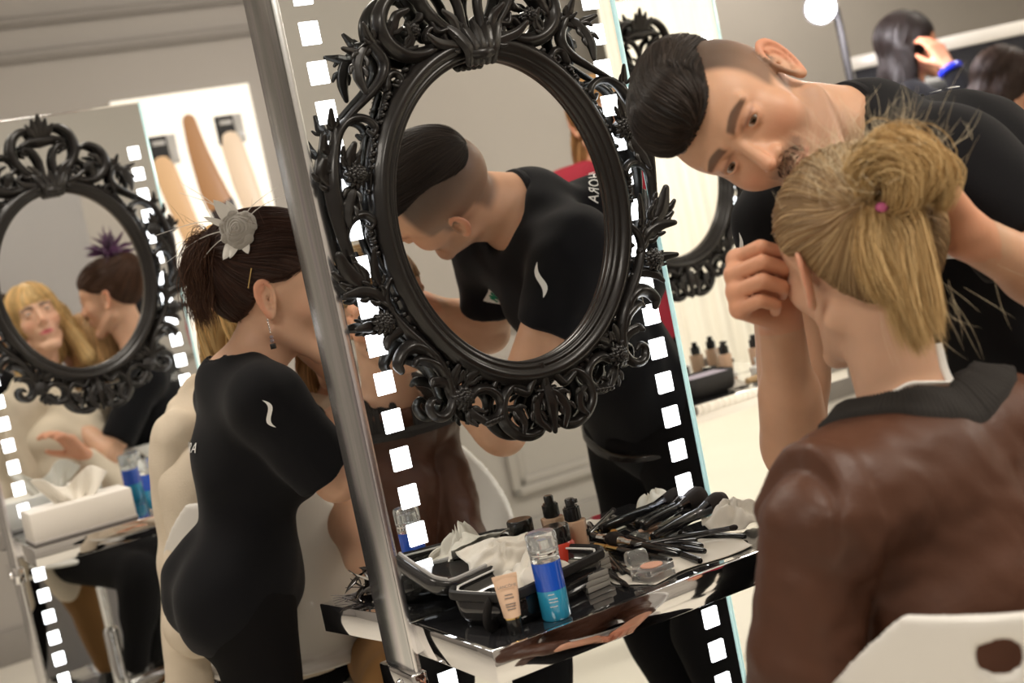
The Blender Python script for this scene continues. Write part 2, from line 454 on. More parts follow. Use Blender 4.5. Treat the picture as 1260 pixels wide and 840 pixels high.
# ---------------------------------------------------------------- mirror stations
def loc_station(s0, b0): return ab(s0, b0)
def station(s0, b0, label, first=None):
    root = empty('mirror_station', loc_station(s0, b0), A29, label, 'mirror station', 'free-standing lit mirror stations')
    if first is not None:
        for ch in first.children:
            c = ch.copy(); COL.objects.link(c); c.parent = root
            for g in ch.children:
                d = g.copy(); COL.objects.link(d); d.parent = c
        return root
    kw = dict(parent=root, world=False)
    W0, W1, T, TOP, BOT = -.271, .271, .09, 1.825, .06
    m = MB(); m.box((W0, 0, BOT), (W1, .006, TOP)); m.build('front_mirror_pane', M_mirror, **kw)
    m = MB(); m.box((W0+.004, .0065, BOT), (W1-.001, T-.0065, TOP-.004)); m.build('core_panel', M_chrome, **kw)
    m = MB(); m.box((W0, T-.006, BOT), (W1, T, TOP)); m.build('back_pane', mat('grey_lacquer', (.42, .41, .40), .25), **kw)
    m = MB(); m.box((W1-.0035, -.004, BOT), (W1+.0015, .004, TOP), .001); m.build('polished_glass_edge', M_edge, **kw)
    m = MB(); m.box((W0, -.003, TOP-.003), (W1, .004, TOP+.001), .001); m.build('top_glass_edge', M_chrome, **kw)
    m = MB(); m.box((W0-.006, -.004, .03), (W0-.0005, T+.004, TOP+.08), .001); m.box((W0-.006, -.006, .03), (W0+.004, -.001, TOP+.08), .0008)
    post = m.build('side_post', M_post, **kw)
    m = MB()
    for z in (.742,): m.box((W0-.016, -.012, z-.02), (W0+.010, T+.010, z+.02), .004); m.lathe([(.0, .006), (.007, .005), (.009, 0), (.009, -.004)], 14, frame_mat(V(W0-.016, .03, z), V(0, 1, 0), V(0, 0, 1), V(-1, 0, 0)))
    m.build('clamp', M_chrome, **kw)
    m = MB(); m.box((W0-.03, -.22, 0), (W1+.03, .30, .03), .005); m.build('floor_plate', M_chrome, **kw)
    # shelves
    def shelf(y0, y1, z, sk=0):
        m = MB(); 
        t = bmesh.new(); bmesh.ops.create_cube(t, size=1)
        for v in t.verts:
            far = v.co.y > 0
            v.co = Vector((W0+.003 if v.co.x < 0 else W1+.006, y1 if far else y0, z if v.co.z > 0 else z-.044))
            if sk and far and v.co.x < 0: v.co.x -= sk
        bmesh.ops.bevel(t, geom=t.edges[:], offset=.0016, segments=2, profile=.5, affect='EDGES')
        m.join(t); o = m.build('shelf', M_chrome, **kw)
        m = MB(); m.box((W0+.009, y0+.006, z-.001), (W1, y1-.006, z+.0008)); tp = m.build('shelf_top', M_blackmirror); tp.parent = o
        return o
    shelf(-.240, -.001, .83); shelf(T+.001, T+.172, .83, .03)
    z = 1.700; k = 0
    m = MB(); m.box((-.0135, -.0022, -.0155), (.0135, .0, .0155), .0008); sq = m.build('light_square', M_square, **kw)
    first_sq = True
    while z > .15:
        if not (.775 < z < .845):
            for s in (-.229, .229):
                o = sq if first_sq else sq.copy()
                if not first_sq: COL.objects.link(o)
                first_sq = False
                o.location = (s, -.0005, z)
        z -= .0538
    return root

# ---- the black baroque frame: curves are given as (s, t) metres from the oval's centre
def build_frame():
    EX, EZ = .175, .2185
    root = empty('oval_mirror', (0, 0, 0), 0, None, 'mirror', 'black baroque oval mirrors')
    kw = dict(parent=root, world=False)
    N = 96
    def ring(prof, name, m_, wav=0):
        vs = []; n = len(prof)
        for i in range(N*2):
            a = pi*i/N
            for (o, y) in prof:
                oo = o+(wav*sin(a*46)*.0007 if o > .03 else 0)
                vs.append(((EX+oo)*cos(a), y, (EZ+oo)*sin(a)))
        fs = []
        for i in range(N*2):
            for j in range(n):
                k = (j+1) % n; i2 = (i+1) % (N*2)
                fs.append((i*n+j, i*n+k, i2*n+k, i2*n+j))
        return mesh_np(name, vs, fs, m_, root, world=False)
    prof = [(-.001, -.004), (-.001, -.020), (.001, -.023), (.003, -.022), (.0045, -.024), (.007, -.0275), (.009, -.0275), (.0105, -.025), (.013, -.029), (.018, -.034), (.023, -.035), (.027, -.032), (.030, -.027), (.0325, -.026), (.0345, -.022), (.0345, -.004)]
    ring(prof, 'moulded_rim', M_frame, 1)
    vs = [(0, -.010, 0)]+[((EX+.003)*cos(pi*i/N), -.010, (EZ+.003)*sin(pi*i/N)) for i in range(2*N)]
    fs = [(0, 1+(i+1) % (2*N), 1+i) for i in range(2*N)]
    vs += [(v[0], -.0085, v[2]) for v in vs]; M_ = 2*N+1
    fs += [(M_, M_+1+i, M_+1+(i+1) % (2*N)) for i in range(2*N)]
    mesh_np('mirror_glass', vs, fs, M_oval, root, smooth=False, world=False)
    SH = .011
    def P(pts, n, sg):
        """n: depth list or scalar, positive toward the viewer"""
        nn = np.interp(np.linspace(0, 1, len(pts)), np.linspace(0, 1, len(n)), n) if hasattr(n, '__len__') else [n]*len(pts)
        return [V(sg*(-(abs(s+0)) if False else (s+SH)), -d, t) for (s, t), d in zip(pts, nn)]
    yv = V(0, 1, 0)
    def rod(mb, pts, r, n=.018, sg=1, ridge=.08, flat=1.25):
        mb.tube(P(pts, n, sg), r, seg=20, flat=flat, nrmv=yv, ridge=ridge, nr=4, sub=6, rnd=True)
    def curl_end(mb, c, r, n, sg):
        mb.ball(V(sg*(c[0]+SH), -n, c[1]), (r, r*1.2, r), 2)
    def leaf(mb, pts, w, n=.02, sg=1, lobes=2, up=.010):
        """acanthus leaf: widening then pointed, tip curling toward the viewer, side lobes"""
        k = len(pts)
        ns = [n+up*(i/(k-1))**2 for i in range(k)]
        rr = [w*x for x in np.interp(np.linspace(0, 1, k), [0, .35, .75, 1], [.55, 1., .85, .42])]
        mb.tube(P(pts, ns, sg), rr, seg=20, flat=.62, nrmv=yv, ridge=.09, nr=5, sub=6, rnd=True)
        C, _ = catmull([V(s, t, 0) for s, t in pts], 1, 6)
        for i in range(lobes):
            q = C[int(len(C)*(.25+.5*i/max(1, lobes)))]; tdir = nrm(C[min(len(C)-1, int(len(C)*(.25+.5*i/max(1, lobes)))+2)]-q)
            for s_ in (-1, 1):
                side = V(-tdir[1], tdir[0], 0)*s_
                a = q+side*w*.3; b = q+side*w*1.05+tdir*w*.5; c = q+side*w*1.25+tdir*w*1.3
                mb.tube(P([(a[0], a[1]), (b[0], b[1]), (c[0], c[1])], [n+.001, n+.005, n+.008], sg), [w*.45, w*.44, w*.26], seg=10, flat=.75, nrmv=yv, sub=3, rnd=True)
    def beads(mb, pts, r, n, sg, m=5):
        C, _ = catmull(P(pts, n, sg), 1, 8)
        for i in np.linspace(0, len(C)-1, m).astype(int): mb.ball(C[i], (r, r*1.1, r*.8), 1)
    for sg, nm in ((1, 'scrollwork'), (-1, 'scrollwork')):
        m = MB()
        # crest side scroll and its inner leaf
        rod(m, [(-.070, .243), (-.095, .235), (-.122, .238), (-.143, .252), (-.152, .272), (-.150, .293), (-.136, .312), (-.116, .322), (-.098, .317)], [.009, .010, .011, .012, .012, .011, .009, .007, .004], .020, sg)
        leaf(m, [(-.146, .262), (-.136, .275), (-.128, .290), (-.112, .296)], .008, .024, sg, 1)
        leaf(m, [(-.13, .243), (-.117, .25), (-.112, .262), (-.118, .275)], .007, .026, sg, 1)
        rod(m, [(-.055, .240), (-.062, .262), (-.078, .268), (-.088, .256), (-.080, .248)], [.006, .006, .005, .005, .003], .022, sg)
        rod(m, [(-.098, .317), (-.085, .300), (-.088, .285), (-.100, .279)], [.005, .005, .006, .003], .018, sg)
        # arms of the crest, up to the crown
        rod(m, [(-.035, .252), (-.058, .270), (-.080, .298), (-.087, .328), (-.080, .355), (-.062, .373), (-.040, .376), (-.024, .368)], [.008, .009, .010, .011, .010, .009, .007, .006], .020, sg)
        rod(m, [(-.024, .238), (-.026, .268), (-.028, .300), (-.040, .325), (-.058, .333), (-.062, .322), (-.052, .316)], [.008, .007, .007, .007, .006, .005, .003], .022, sg)
        rod(m, [(-.062, .34), (-.04, .347), (-.011, .344)], [.006, .008, .009], .024, sg)
        rod(m, [(-.03, .24), (-.048, .262), (-.068, .262), (-.075, .275)], [.007, .006, .005, .003], .026, sg)
        leaf(m, [(-.028, .242), (-.038, .258), (-.045, .276), (-.060, .288)], .008, .028, sg, 1)
        leaf(m, [(-.022, .235), (-.05, .240), (-.075, .246), (-.092, .258)], .008, .030, sg, 1)
        # S stem running down from the crest to the shoulder
        rod(m, [(-.150, .255), (-.172, .262), (-.163, .249), (-.156, .232), (-.161, .215), (-.177, .199), (-.197, .185), (-.219, .170), (-.245, .150)], [.006, .007, .0085, .0085, .008, .0065, .0055, .0045, .004], .018, sg)
        leaf(m, [(-.165, .255), (-.175, .268), (-.182, .284)], .0075, .024, sg, 1)
        leaf(m, [(-.170, .252), (-.188, .247), (-.202, .251), (-.218, .256)], .007, .020, sg, 0)
        leaf(m, [(-.180, .256), (-.190, .246), (-.199, .231), (-.202, .214), (-.199, .194)], .0095, .022, sg, 2)
        rod(m, [(-.160, .197), (-.155, .212), (-.143, .215), (-.135, .206), (-.141, .197), (-.150, .200)], [.006, .006, .0055, .005, .004, .002], .018, sg)
        rod(m, [(-.157, .194), (-.166, .178), (-.177, .158)], [.005, .005, .004], .014, sg)
        beads(m, [(-.160, .188), (-.180, .152)], .0055, .020, sg, 6)
        # shoulder hook and outer body
        rod(m, [(-.257, .118), (-.252, .134), (-.242, .150), (-.227, .161), (-.210, .163), (-.196, .157), (-.189, .146), (-.194, .138), (-.201, .143)], [.008, .008, .007, .006, .0055, .0055, .006, .005, .003], .018, sg)
        leaf(m, [(-.247, .148), (-.252, .160), (-.252, .178)], .007, .018, sg, 1)
        rod(m, [(-.249, .152), (-.254, .130), (-.262, .109), (-.268, .083), (-.270, .055), (-.270, .028), (-.268, -.001), (-.264, -.029), (-.254, -.056), (-.238, -.084), (-.222, -.100)], [.005, .008, .010, .012, .012, .010, .008, .0065, .006, .006, .006], .018, sg)
        leaf(m, [(-.262, .07), (-.276, .084), (-.283, .098), (-.277, .114)], .010, .020, sg, 2)
        leaf(m, [(-.262, .12), (-.270, .130), (-.270, .145)], .007, .020, sg, 0)
        leaf(m, [(-.238, .090), (-.238, .110), (-.230, .128)], .010, .020, sg, 2)
        leaf(m, [(-.236, .080), (-.246, .062), (-.258, .040), (-.262, .022)], .010, .020, sg, 2)
        rod(m, [(-.190, .138), (-.200, .116), (-.208, .092), (-.214, .060), (-.214, .030)], [.005, .006, .006, .005, .004], .012, sg)
        beads(m, [(-.190, .134), (-.200, .112), (-.206, .094)], .0068, .017, sg, 5)
        rod(m, [(-.269, -.005), (-.266, .012), (-.258, .025), (-.245, .033), (-.231, .032), (-.222, .022), (-.227, .014), (-.234, .018)], [.006, .006, .006, .006, .006, .006, .004, .002], .020, sg)
        rod(m, [(-.224, .020), (-.229, .004), (-.224, -.022), (-.215, -.05)], [.005, .005, .005, .004], .012, sg)
        beads(m, [(-.228, .010), (-.224, -.022)], .0065, .016, sg, 6)
        leaf(m, [(-.245, -.074), (-.262, -.056), (-.275, -.040), (-.285, -.014)], .014, .018, sg, 3)
        leaf(m, [(-.224, -.100), (-.240, -.078), (-.262, -.068), (-.288, -.068)], .010, .020, sg, 2)
        leaf(m, [(-.226, -.080), (-.235, -.056), (-.236, -.036), (-.234, -.016)], .007, .020, sg, 1)
        # diagonal stem sweeping under the oval
        rod(m, [(-.205, -.058), (-.215, -.060), (-.225, -.074), (-.226, -.097), (-.213, -.124), (-.193, -.152), (-.174, -.179), (-.162, -.208), (-.159, -.238)], [.003, .005, .006, .0065, .008, .0095, .010, .009, .007], .018, sg)
        leaf(m, [(-.236, -.120), (-.262, -.116), (-.282, -.116)], .008, .018, sg, 1)
        leaf(m, [(-.200, -.132), (-.222, -.132), (-.240, -.140), (-.246, -.150)], .008, .020, sg, 0)
        rod(m, [(-.178, -.178), (-.188, -.164), (-.204, -.156), (-.220, -.161), (-.231, -.175), (-.228, -.186)], [.007, .009, .010, .009, .008, .005], .022, sg)
        rod(m, [(-.165, -.206), (-.174, -.190), (-.188, -.180), (-.200, -.176), (-.207, -.181)], [.007, .008, .0075, .006, .004], .022, sg)
        leaf(m, [(-.160, -.232), (-.168, -.216), (-.186, -.210), (-.192, -.214)], .008, .022, sg, 0)
        rod(m, [(-.157, -.225), (-.159, -.243), (-.168, -.257), (-.181, -.262), (-.193, -.256), (-.197, -.243), (-.189, -.236), (-.181, -.242)], [.006, .007, .007, .007, .007, .006, .005, .003], .020, sg)
        # underside scrolls
        leaf(m, [(-.150, -.232), (-.152, -.214), (-.144, -.198)], .009, .018, sg, 2)
        leaf(m, [(-.138, -.232), (-.128, -.218), (-.116, -.212)], .009, .018, sg, 2)
        leaf(m, [(-.140, -.255), (-.133, -.270), (-.118, -.284)], .009, .018, sg, 2)
        rod(m, [(-.132, -.246), (-.118, -.238), (-.100, -.242), (-.088, -.255), (-.087, -.271), (-.097, -.283), (-.113, -.285), (-.120, -.276), (-.111, -.270)], [.006, .007, .007, .007, .007, .007, .007, .005, .003], .020, sg)
        beads(m, [(-.095, -.284), (-.118, -.286)], .006, .028, sg, 5)
        rod(m, [(-.092, -.240), (-.080, -.228), (-.064, -.232), (-.058, -.245), (-.068, -.250)], [.005, .006, .006, .005, .003], .018, sg)
        rod(m, [(-.040, -.262), (-.048, -.250), (-.062, -.246), (-.077, -.255), (-.086, -.272), (-.086, -.293), (-.073, -.311), (-.054, -.321), (-.036, -.320), (-.022, -.310)], [.003, .005, .006, .0075, .008, .009, .009, .008, .008, .006], .020, sg)
        leaf(m, [(-.078, -.275), (-.066, -.282), (-.060, -.300), (-.066, -.312)], .008, .024, sg, 1)
        rod(m, [(-.062, -.250), (-.044, -.260), (-.034, -.250), (-.022, -.238), (-.012, -.246), (-.016, -.262), (-.026, -.262)], [.005, .006, .006, .006, .006, .005, .003], .024, sg)
        leaf(m, [(-.012, -.262), (-.030, -.278), (-.036, -.300), (-.024, -.320)], .009, .024, sg, 2)
        # small foliage along the rim
        for q in range(26):
            a = radians(200+q*5.6) if q < 13 else radians(100+(q-13)*5.5)
            if q >= 13 and a > radians(170): continue
            rr = .0385
            c = (EX+rr)*cos(a)-SH if cos(a) < 0 else None
            if c is None: continue
            m.ball(V(sg*(c+SH), -.014, (EZ+rr)*sin(a)), (.006, .008, .005), 1)
        m.build(nm, M_frame, sharp=75, **kw)
    def flower(c, r, sg):
        m = MB(); c3 = V(sg*(c[0]+SH), -.026, c[1])
        for lay, (cnt, rr, w, d) in enumerate(((11, 1., .30, 0), (9, .68, .26, .005), (6, .38, .2, .009))):
            for i in range(cnt):
                a = 2*pi*i/cnt+lay*.3; dv = V(cos(a), 0, sin(a))
                m.tube([c3+V(0, -d, 0)+dv*r*.1, c3+V(0, -d-.003, 0)+dv*r*rr*.6, c3+V(0, -d+.001, 0)+dv*r*rr], [r*w*.5, r*w, r*w*.45], 8, .6, yv, sub=3)
        m.ball(c3+V(0, -.012, 0), (r*.22, r*.2, r*.22), 2)
        m.tube([c3, c3+V(0, .016, 0)], [r*.6, r*.8], 10)
        m.build('flower', M_frame, sharp=75, **kw)
    for sg in (1, -1):
        flower((-.234, .086), .018, sg); flower((-.240, -.116), .018, sg); flower((-.145, -.243), .018, sg); flower((-.108, .268), .014, sg)
    m = MB()
    for i, (dx, h, w) in enumerate(((-.024, .030, .009), (-.013, .044, .010), (0, .056, .011), (.013, .044, .010), (.024, .030, .009))):
        m.tube([V(dx*.4, -.022, .352), V(dx*.9, -.028, .352+h*.55), V(dx*1.25, -.036, .352+h)], [w*.8, w, w*.35], 16, .6, yv, .09, 5, 5, rnd=True)
    m.tube([V(-.03, -.026, .352), V(0, -.030, .347), V(.03, -.026, .352)], [.005, .007, .005], 10, 1, yv)
    m.build('crown', M_frame, **kw)
    m = MB()
    for dx, a in ((-.018, -.5), (-.009, -.25), (0, 0), (.009, .25), (.018, .5)):
        m.tube([V(dx, -.030, .214), V(dx*1.2, -.038, .232), V(dx*1.9, -.032, .256), V(dx*2.6, -.026, .272)], [.007, .008, .008, .003], 16, .8, yv, .09, 5, 5, rnd=True)
    m.tube([V(-.022, -.032, .226), V(0, -.041, .223), V(.022, -.032, .226)], [.007, .009, .007], 10, 1, yv)
    m.build('palmette', M_frame, **kw)
    m = MB(); m.tube([V(0, -.024, -.250), V(0, -.032, -.285), V(0, -.026, -.325)], [.006, .010, .004], 16, .8, yv, .09, 5, 5, rnd=True); m.tube([V(0, -.020, -.225), V(0, -.026, -.255)], [.008, .006], 10)
    m.build('pendant_leaf', M_frame, **kw)
    return root
def copy_tree(o, parent=None):
    c = o.copy(); COL.objects.link(c)
    if parent is not None: c.parent = parent
    for ch in list(o.children): copy_tree(ch, c)
    return c
MAIN, LEFTS, RIGHTS = (1.014, 1.794), (.803, 3.60), (2.155, 2.95)
st = station(*MAIN, 'tall lit mirror station in the middle, its shelf crowded with makeup, brushes and bottles')
station(*LEFTS, 'lit mirror station at the left, with a white tissue box on its shelf', st)
station(*RIGHTS, 'lit mirror station behind the bending man, its mirror reflecting a pale curtain', st)
fr = build_frame()
def place_frame(o, st_, z, label):
    p = ab(st_[0]+.006, st_[1]-.001, z); o.location = tuple(p); o.rotation_euler = (0, 0, A29); o['label'] = label
place_frame(fr, MAIN, 1.36, 'large black baroque oval mirror reflecting the bending man in a black t-shirt')
f2 = copy_tree(fr); place_frame(f2, LEFTS, 1.415, 'black baroque oval mirror at the left, reflecting a woman in a purple feather hairpiece')
f3 = copy_tree(fr); place_frame(f3, RIGHTS, 1.385, 'black baroque oval mirror partly hidden behind the bending man, pale curtain in its glass')
# ---------------------------------------------------------------- people
SK1 = (.60, .345, .22); SK2 = (.66, .40, .27); SK3 = (.55, .30, .19)
def head_axes(F, U):
    F = nrm(F); U = np.asarray(U, float); U = nrm(U-(U@F)*F); L = np.cross(U, F)
    return np.stack([L, -F, U], 1)
def head_local(o):
    """head in its own frame: x to the person's left, y to the back, z up; metres, ear level = 0"""
    jw = o.get('jaw', 1.0); nz = o.get('nose', 1.0); ap = o.get('aperture', .0048); male = o.get('male', False)
    S = []
    S.append(d_ell((0, .012, .045), (.075, .098, .086)))
    S.append(d_ell((0, -.038, .048), (.063, .050, .058)))
    S.append(d_ell((0, -.040, -.012), (.056*jw, .050, .070)))
    for s in (-1, 1):
        S.append(d_cap((s*.052*jw, .0, -.048), (s*.018, -.074, -.092), .015, .014))
        S.append(d_ell((s*.041, -.060, -.008), (.020, .020, .022)))
    S.append(d_ell((0, -.080, -.094), (.018*jw, .014, .013)))
    f1 = d_union(S, .022)
    sock = [d_ell((s*.031, -.100, .026), (.0165, .013, .0125)) for s in (-1, 1)]
    brow = [d_cap((s*.011, -.0885, .043), (s*.046, -.076, .045), .0075 if male else .0055, .006) for s in (-1, 1)]
    nose = d_union([d_cap((0, -.086, .032), (0, -.112*nz if nz > 1 else -.110, -.008), .0062, .0088), d_ell((.0105, -.098, -.014), (.0075, .009, .0065)), d_ell((-.0105, -.098, -.014), (.0075, .009, .0065)), d_cap((0, -.092, .0), (0, -.100, -.014), .011, .010)], .008)
    muzz = d_ell((0, -.076, -.045), (.027, .020, .026))
    lipu = d_union([d_cap((-.020, -.0885, -.0455), (-.005, -.0975, -.0410), .0026, .0042), d_cap((.020, -.0885, -.0455), (.005, -.0975, -.0410), .0026, .0042)], .004)
    lipl = d_cap((-.013, -.0915, -.0535), (.013, -.0915, -.0535), .0050, .0050)
    slit = d_cap((-.021, -.096, -.0475), (.021, -.096, -.0475), .0012, .0012)
    lids = [d_ell((s*.0315, -.0785, .0265), (.0150, .0145, .0140)) for s in (-1, 1)]
    cuts = [d_ell((s*.0320, -.0935, .0260+o.get('lidz', 0)), (.0125, .0085, ap)) for s in (-1, 1)]
    nost = [d_ell((s*.0070, -.103, -.0205), (.0030, .004, .003)) for s in (-1, 1)]
    ears = []; earc = []
    for s in (-1, 1):
        a = 27
        Rm = np.array(Matrix.Rotation(radians(-s*a), 3, 'Z') @ Matrix.Rotation(radians(-12), 3, 'X'))
        c = V(s*.079, .012, .004)
        def ear(P, c=c, Rm=Rm, s=s):
            q = (P-F32(c))@F32(Rm); x, y, z = q[:, 0]*s, q[:, 1], q[:, 2]
            yy = y-.003*np.clip(z/.03, -1, 1); w = .0150+.0035*np.clip(z/.03, -1, 1)
            rr = np.sqrt((yy/w)**2+(z/.0300)**2)
            ring = np.sqrt(((rr-1)*.0165)**2+(x-.001)**2)-.0031
            disc = d_ell((0, 0, 0), (.0022, .0150, .0290))(np.stack([x+.0045, yy, z], 1))
            anti = np.sqrt(((rr-.62)*.0165)**2+(x+.0015)**2)-.0022
            anti = np.maximum(anti, -y-.001)
            trag = np.sqrt((x+.001)**2+(y+.0125)**2+(z+.004)**2)-.0042
            lobe = d_ell((0, 0, 0), (.0045, .0075, .0085))(np.stack([x+.001, y+.0035, z+.0275], 1))
            e = smin(smin(ring, disc, .004), anti, .003); e = smin(smin(e, trag, .003), lobe, .004)
            can = np.sqrt(((x)/1.)**2+(y+.0055)**2+(z+.001)**2)-.0050
            return smax(e, -can, .002)
        ears.append(ear)
    def f(P):
        d = f1(P)
        for g in sock: d = smax(d, -g(P), .012)
        for g in brow: d = smin(d, g(P), .010)
        d = smin(d, muzz(P), .016); d = smin(d, nose(P), .008)
        d = smin(d, lipu(P), .004); d = smin(d, lipl(P), .004); d = smax(d, -slit(P), .003)
        for g in lids: d = smin(d, g(P), .004)
        for g in cuts: d = smax(d, -g(P), .0015)
        for g in nost: d = smax(d, -g(P), .002)
        e = np.minimum.reduce([g(P) for g in ears])
        return smin(d, e, .004)
    return f
def to_world(fl, c, R, s=1.0):
    c = F32(c); R = F32(R)
    return lambda P: fl(((P-c)@R)/np.float32(s))*np.float32(s)
def mixc(a, b, m): return a*(1-m[:, None])+np.array(b)[None]*m[:, None]
def sstep(x, a, b):
    t = np.clip((x-a)/(b-a), 0, 1); return t*t*(3-2*t)
def head_color(base, o):
    """colour of the skin itself: lips, brows, cropped hair, stubble"""
    def col(q):
        n = len(q); C = np.tile(np.array(base), (n, 1)); x = np.abs(q[:, 0]); y = q[:, 1]; z = q[:, 2]
        front = sstep(-y, .02, .06)
        C = mixc(C, np.array(base)*[1.10, .80, .78], .5*np.exp(-(((x-.042)/.02)**2+((z+.01)/.02)**2))*front)      # cheeks
        C = mixc(C, np.array(base)*[1.12, .72, .66], .55*sstep(x, .0765, .081)*(np.abs(z) < .05))                   # ears
        C = mixc(C, np.array(base)*[1.08, .78, .74], .4*np.exp(-((x/.014)**2+((z+.01)/.014)**2))*sstep(-y, .09, .1))
        lm = np.exp(-(np.maximum(0, np.abs(z+.0475)-.0055*(1-(x/.026)**2))/.0015)**2)*(x < .0235)*(y < -.080)
        C = mixc(C, o.get('lips', np.array(base)*[.95, .60, .58]), lm*o.get('lipm', .8))
        zb = .0435+.003*np.sin((x-.012)/.036*pi); bw = o.get('browh', .0042)
        bm = np.exp(-(np.maximum(0, np.abs(z-zb)-bw*(1-.55*sstep(x, .03, .052)))/.0016)**2)*sstep(x, .008, .013)*(1-sstep(x, .046, .053))*(y < -.05)
        C = mixc(C, o.get('brow', (.03, .018, .012)), bm*o.get('browm', .85))
        lash = np.exp(-(((np.abs(x-.0315))/.015)**4+((z-.0305)/.0022)**2))*(y < -.07)
        C = mixc(C, (.03, .02, .015), lash*o.get('lash', .5))
        C = mixc(C, np.array(base)*[.80, .62, .60], o.get('shade', .0)*np.exp(-(((x-.0315)/.02)**2+((z-.030)/.013)**2))*(y < -.05))
        if o.get('stubble'):
            sm = sstep(-z, .018, .040)*sstep(-y, -.02, .02)*(1-lm)
            mu = np.exp(-(((z+.031)/.008)**2))*(x < .030)*(y < -.075)
            C = mixc(C, (.16, .10, .075), np.clip(sm*o['stubble']+mu*.45, 0, .8)*(1-lm))
        if o.get('crop'):
            # hairline: temples, sideburn in front of the ear, nape
            hl = sstep(z, .004, .018)*sstep(y, -.052+.0, -.036)
            hl = np.maximum(hl, sstep(z, -.026, -.010)*np.exp(-((y+.010)/.010)**2)*(x > .05)*(x < .078))
            hl = np.maximum(hl, sstep(y, .045, .06)*sstep(z, -.050, -.030))
            hl = hl*(1-(x > .0772)*(np.abs(z) < .045)*(y > -.012)*(y < .05)*1.0)
            den = .66+.25*sstep(z, .03, .09)
            C = mixc(C, o['crop'], np.clip(hl*den, 0, 1))
        return C
    return col
def hand_sdf(wr, fdir, palm, side, curls, s=1.0, thumb=(.5, .6, .5), spread=0.):
    """wr wrist point; fdir wrist->knuckles; palm direction the palm faces; side=+1 thumb on cross(fdir,palm)"""
    f = nrm(fdir); n = np.asarray(palm, float); n = nrm(n-(n@f)*f); t = np.cross(f, n)*side
    mcp = [wr+(f*(.088+a)+t*b)*s for a, b in ((0, .029), (.004, .009), (0, -.011), (-.007, -.029))]
    palmf = d_union([d_cap(wr+t*b*.45*s, m, .0155*s, .0115*s) for m, b in zip(mcp, (.029, .009, -.011, -.029))]+[d_cap(wr+(f*.03+t*.018+n*.008)*s, wr+(f*.07+t*.020+n*.004)*s, .015*s, .012*s)], .012)
    lens = ((.042, .025, .021), (.046, .029, .022), (.043, .027, .022), (.034, .021, .019))
    fing = []; tips = []
    for i in range(4):
        p = mcp[i]; ang = 0; pts = [p-n*.0]; fd = nrm(f+t*spread*(1.5-i)*.2)
        for k in range(3):
            ang += curls[i][k]; d = fd*cos(ang)+n*sin(ang); p = p+d*lens[i][k]*s; pts.append(p)
        r = (.0098, .0089, .0082, .0070) if i < 3 else (.0086, .0077, .0070, .0062)
        fing.append(d_chain(pts, [x*s for x in r])); tips.append(pts[-1])
    tb = wr+(f*.022+t*.020+n*.008)*s; a, b, c = thumb
    d1 = nrm(f*.75+t*(.75-a*.3)+n*a); t1 = tb+d1*.042*s; d2 = nrm(f*.85+t*(.35-b*.5)+n*b); t2 = t1+d2*.034*s; d3 = nrm(f*.9+t*(.1-c*.6)+n*c); t3 = t2+d3*.026*s
    th = d_chain([tb, t1, t2, t3], [.015*s, .0115*s, .0100*s, .0078*s])
    def g(P):
        d = palmf(P)
        F_ = np.minimum.reduce([h(P) for h in fing]); d = smin(d, F_, .007)
        return smin(d, th(P), .008)
    lo = np.min([wr]+mcp+tips+[t3], axis=0)-.03; hi = np.max([wr]+mcp+tips+[t3], axis=0)+.03
    return g, lo, hi
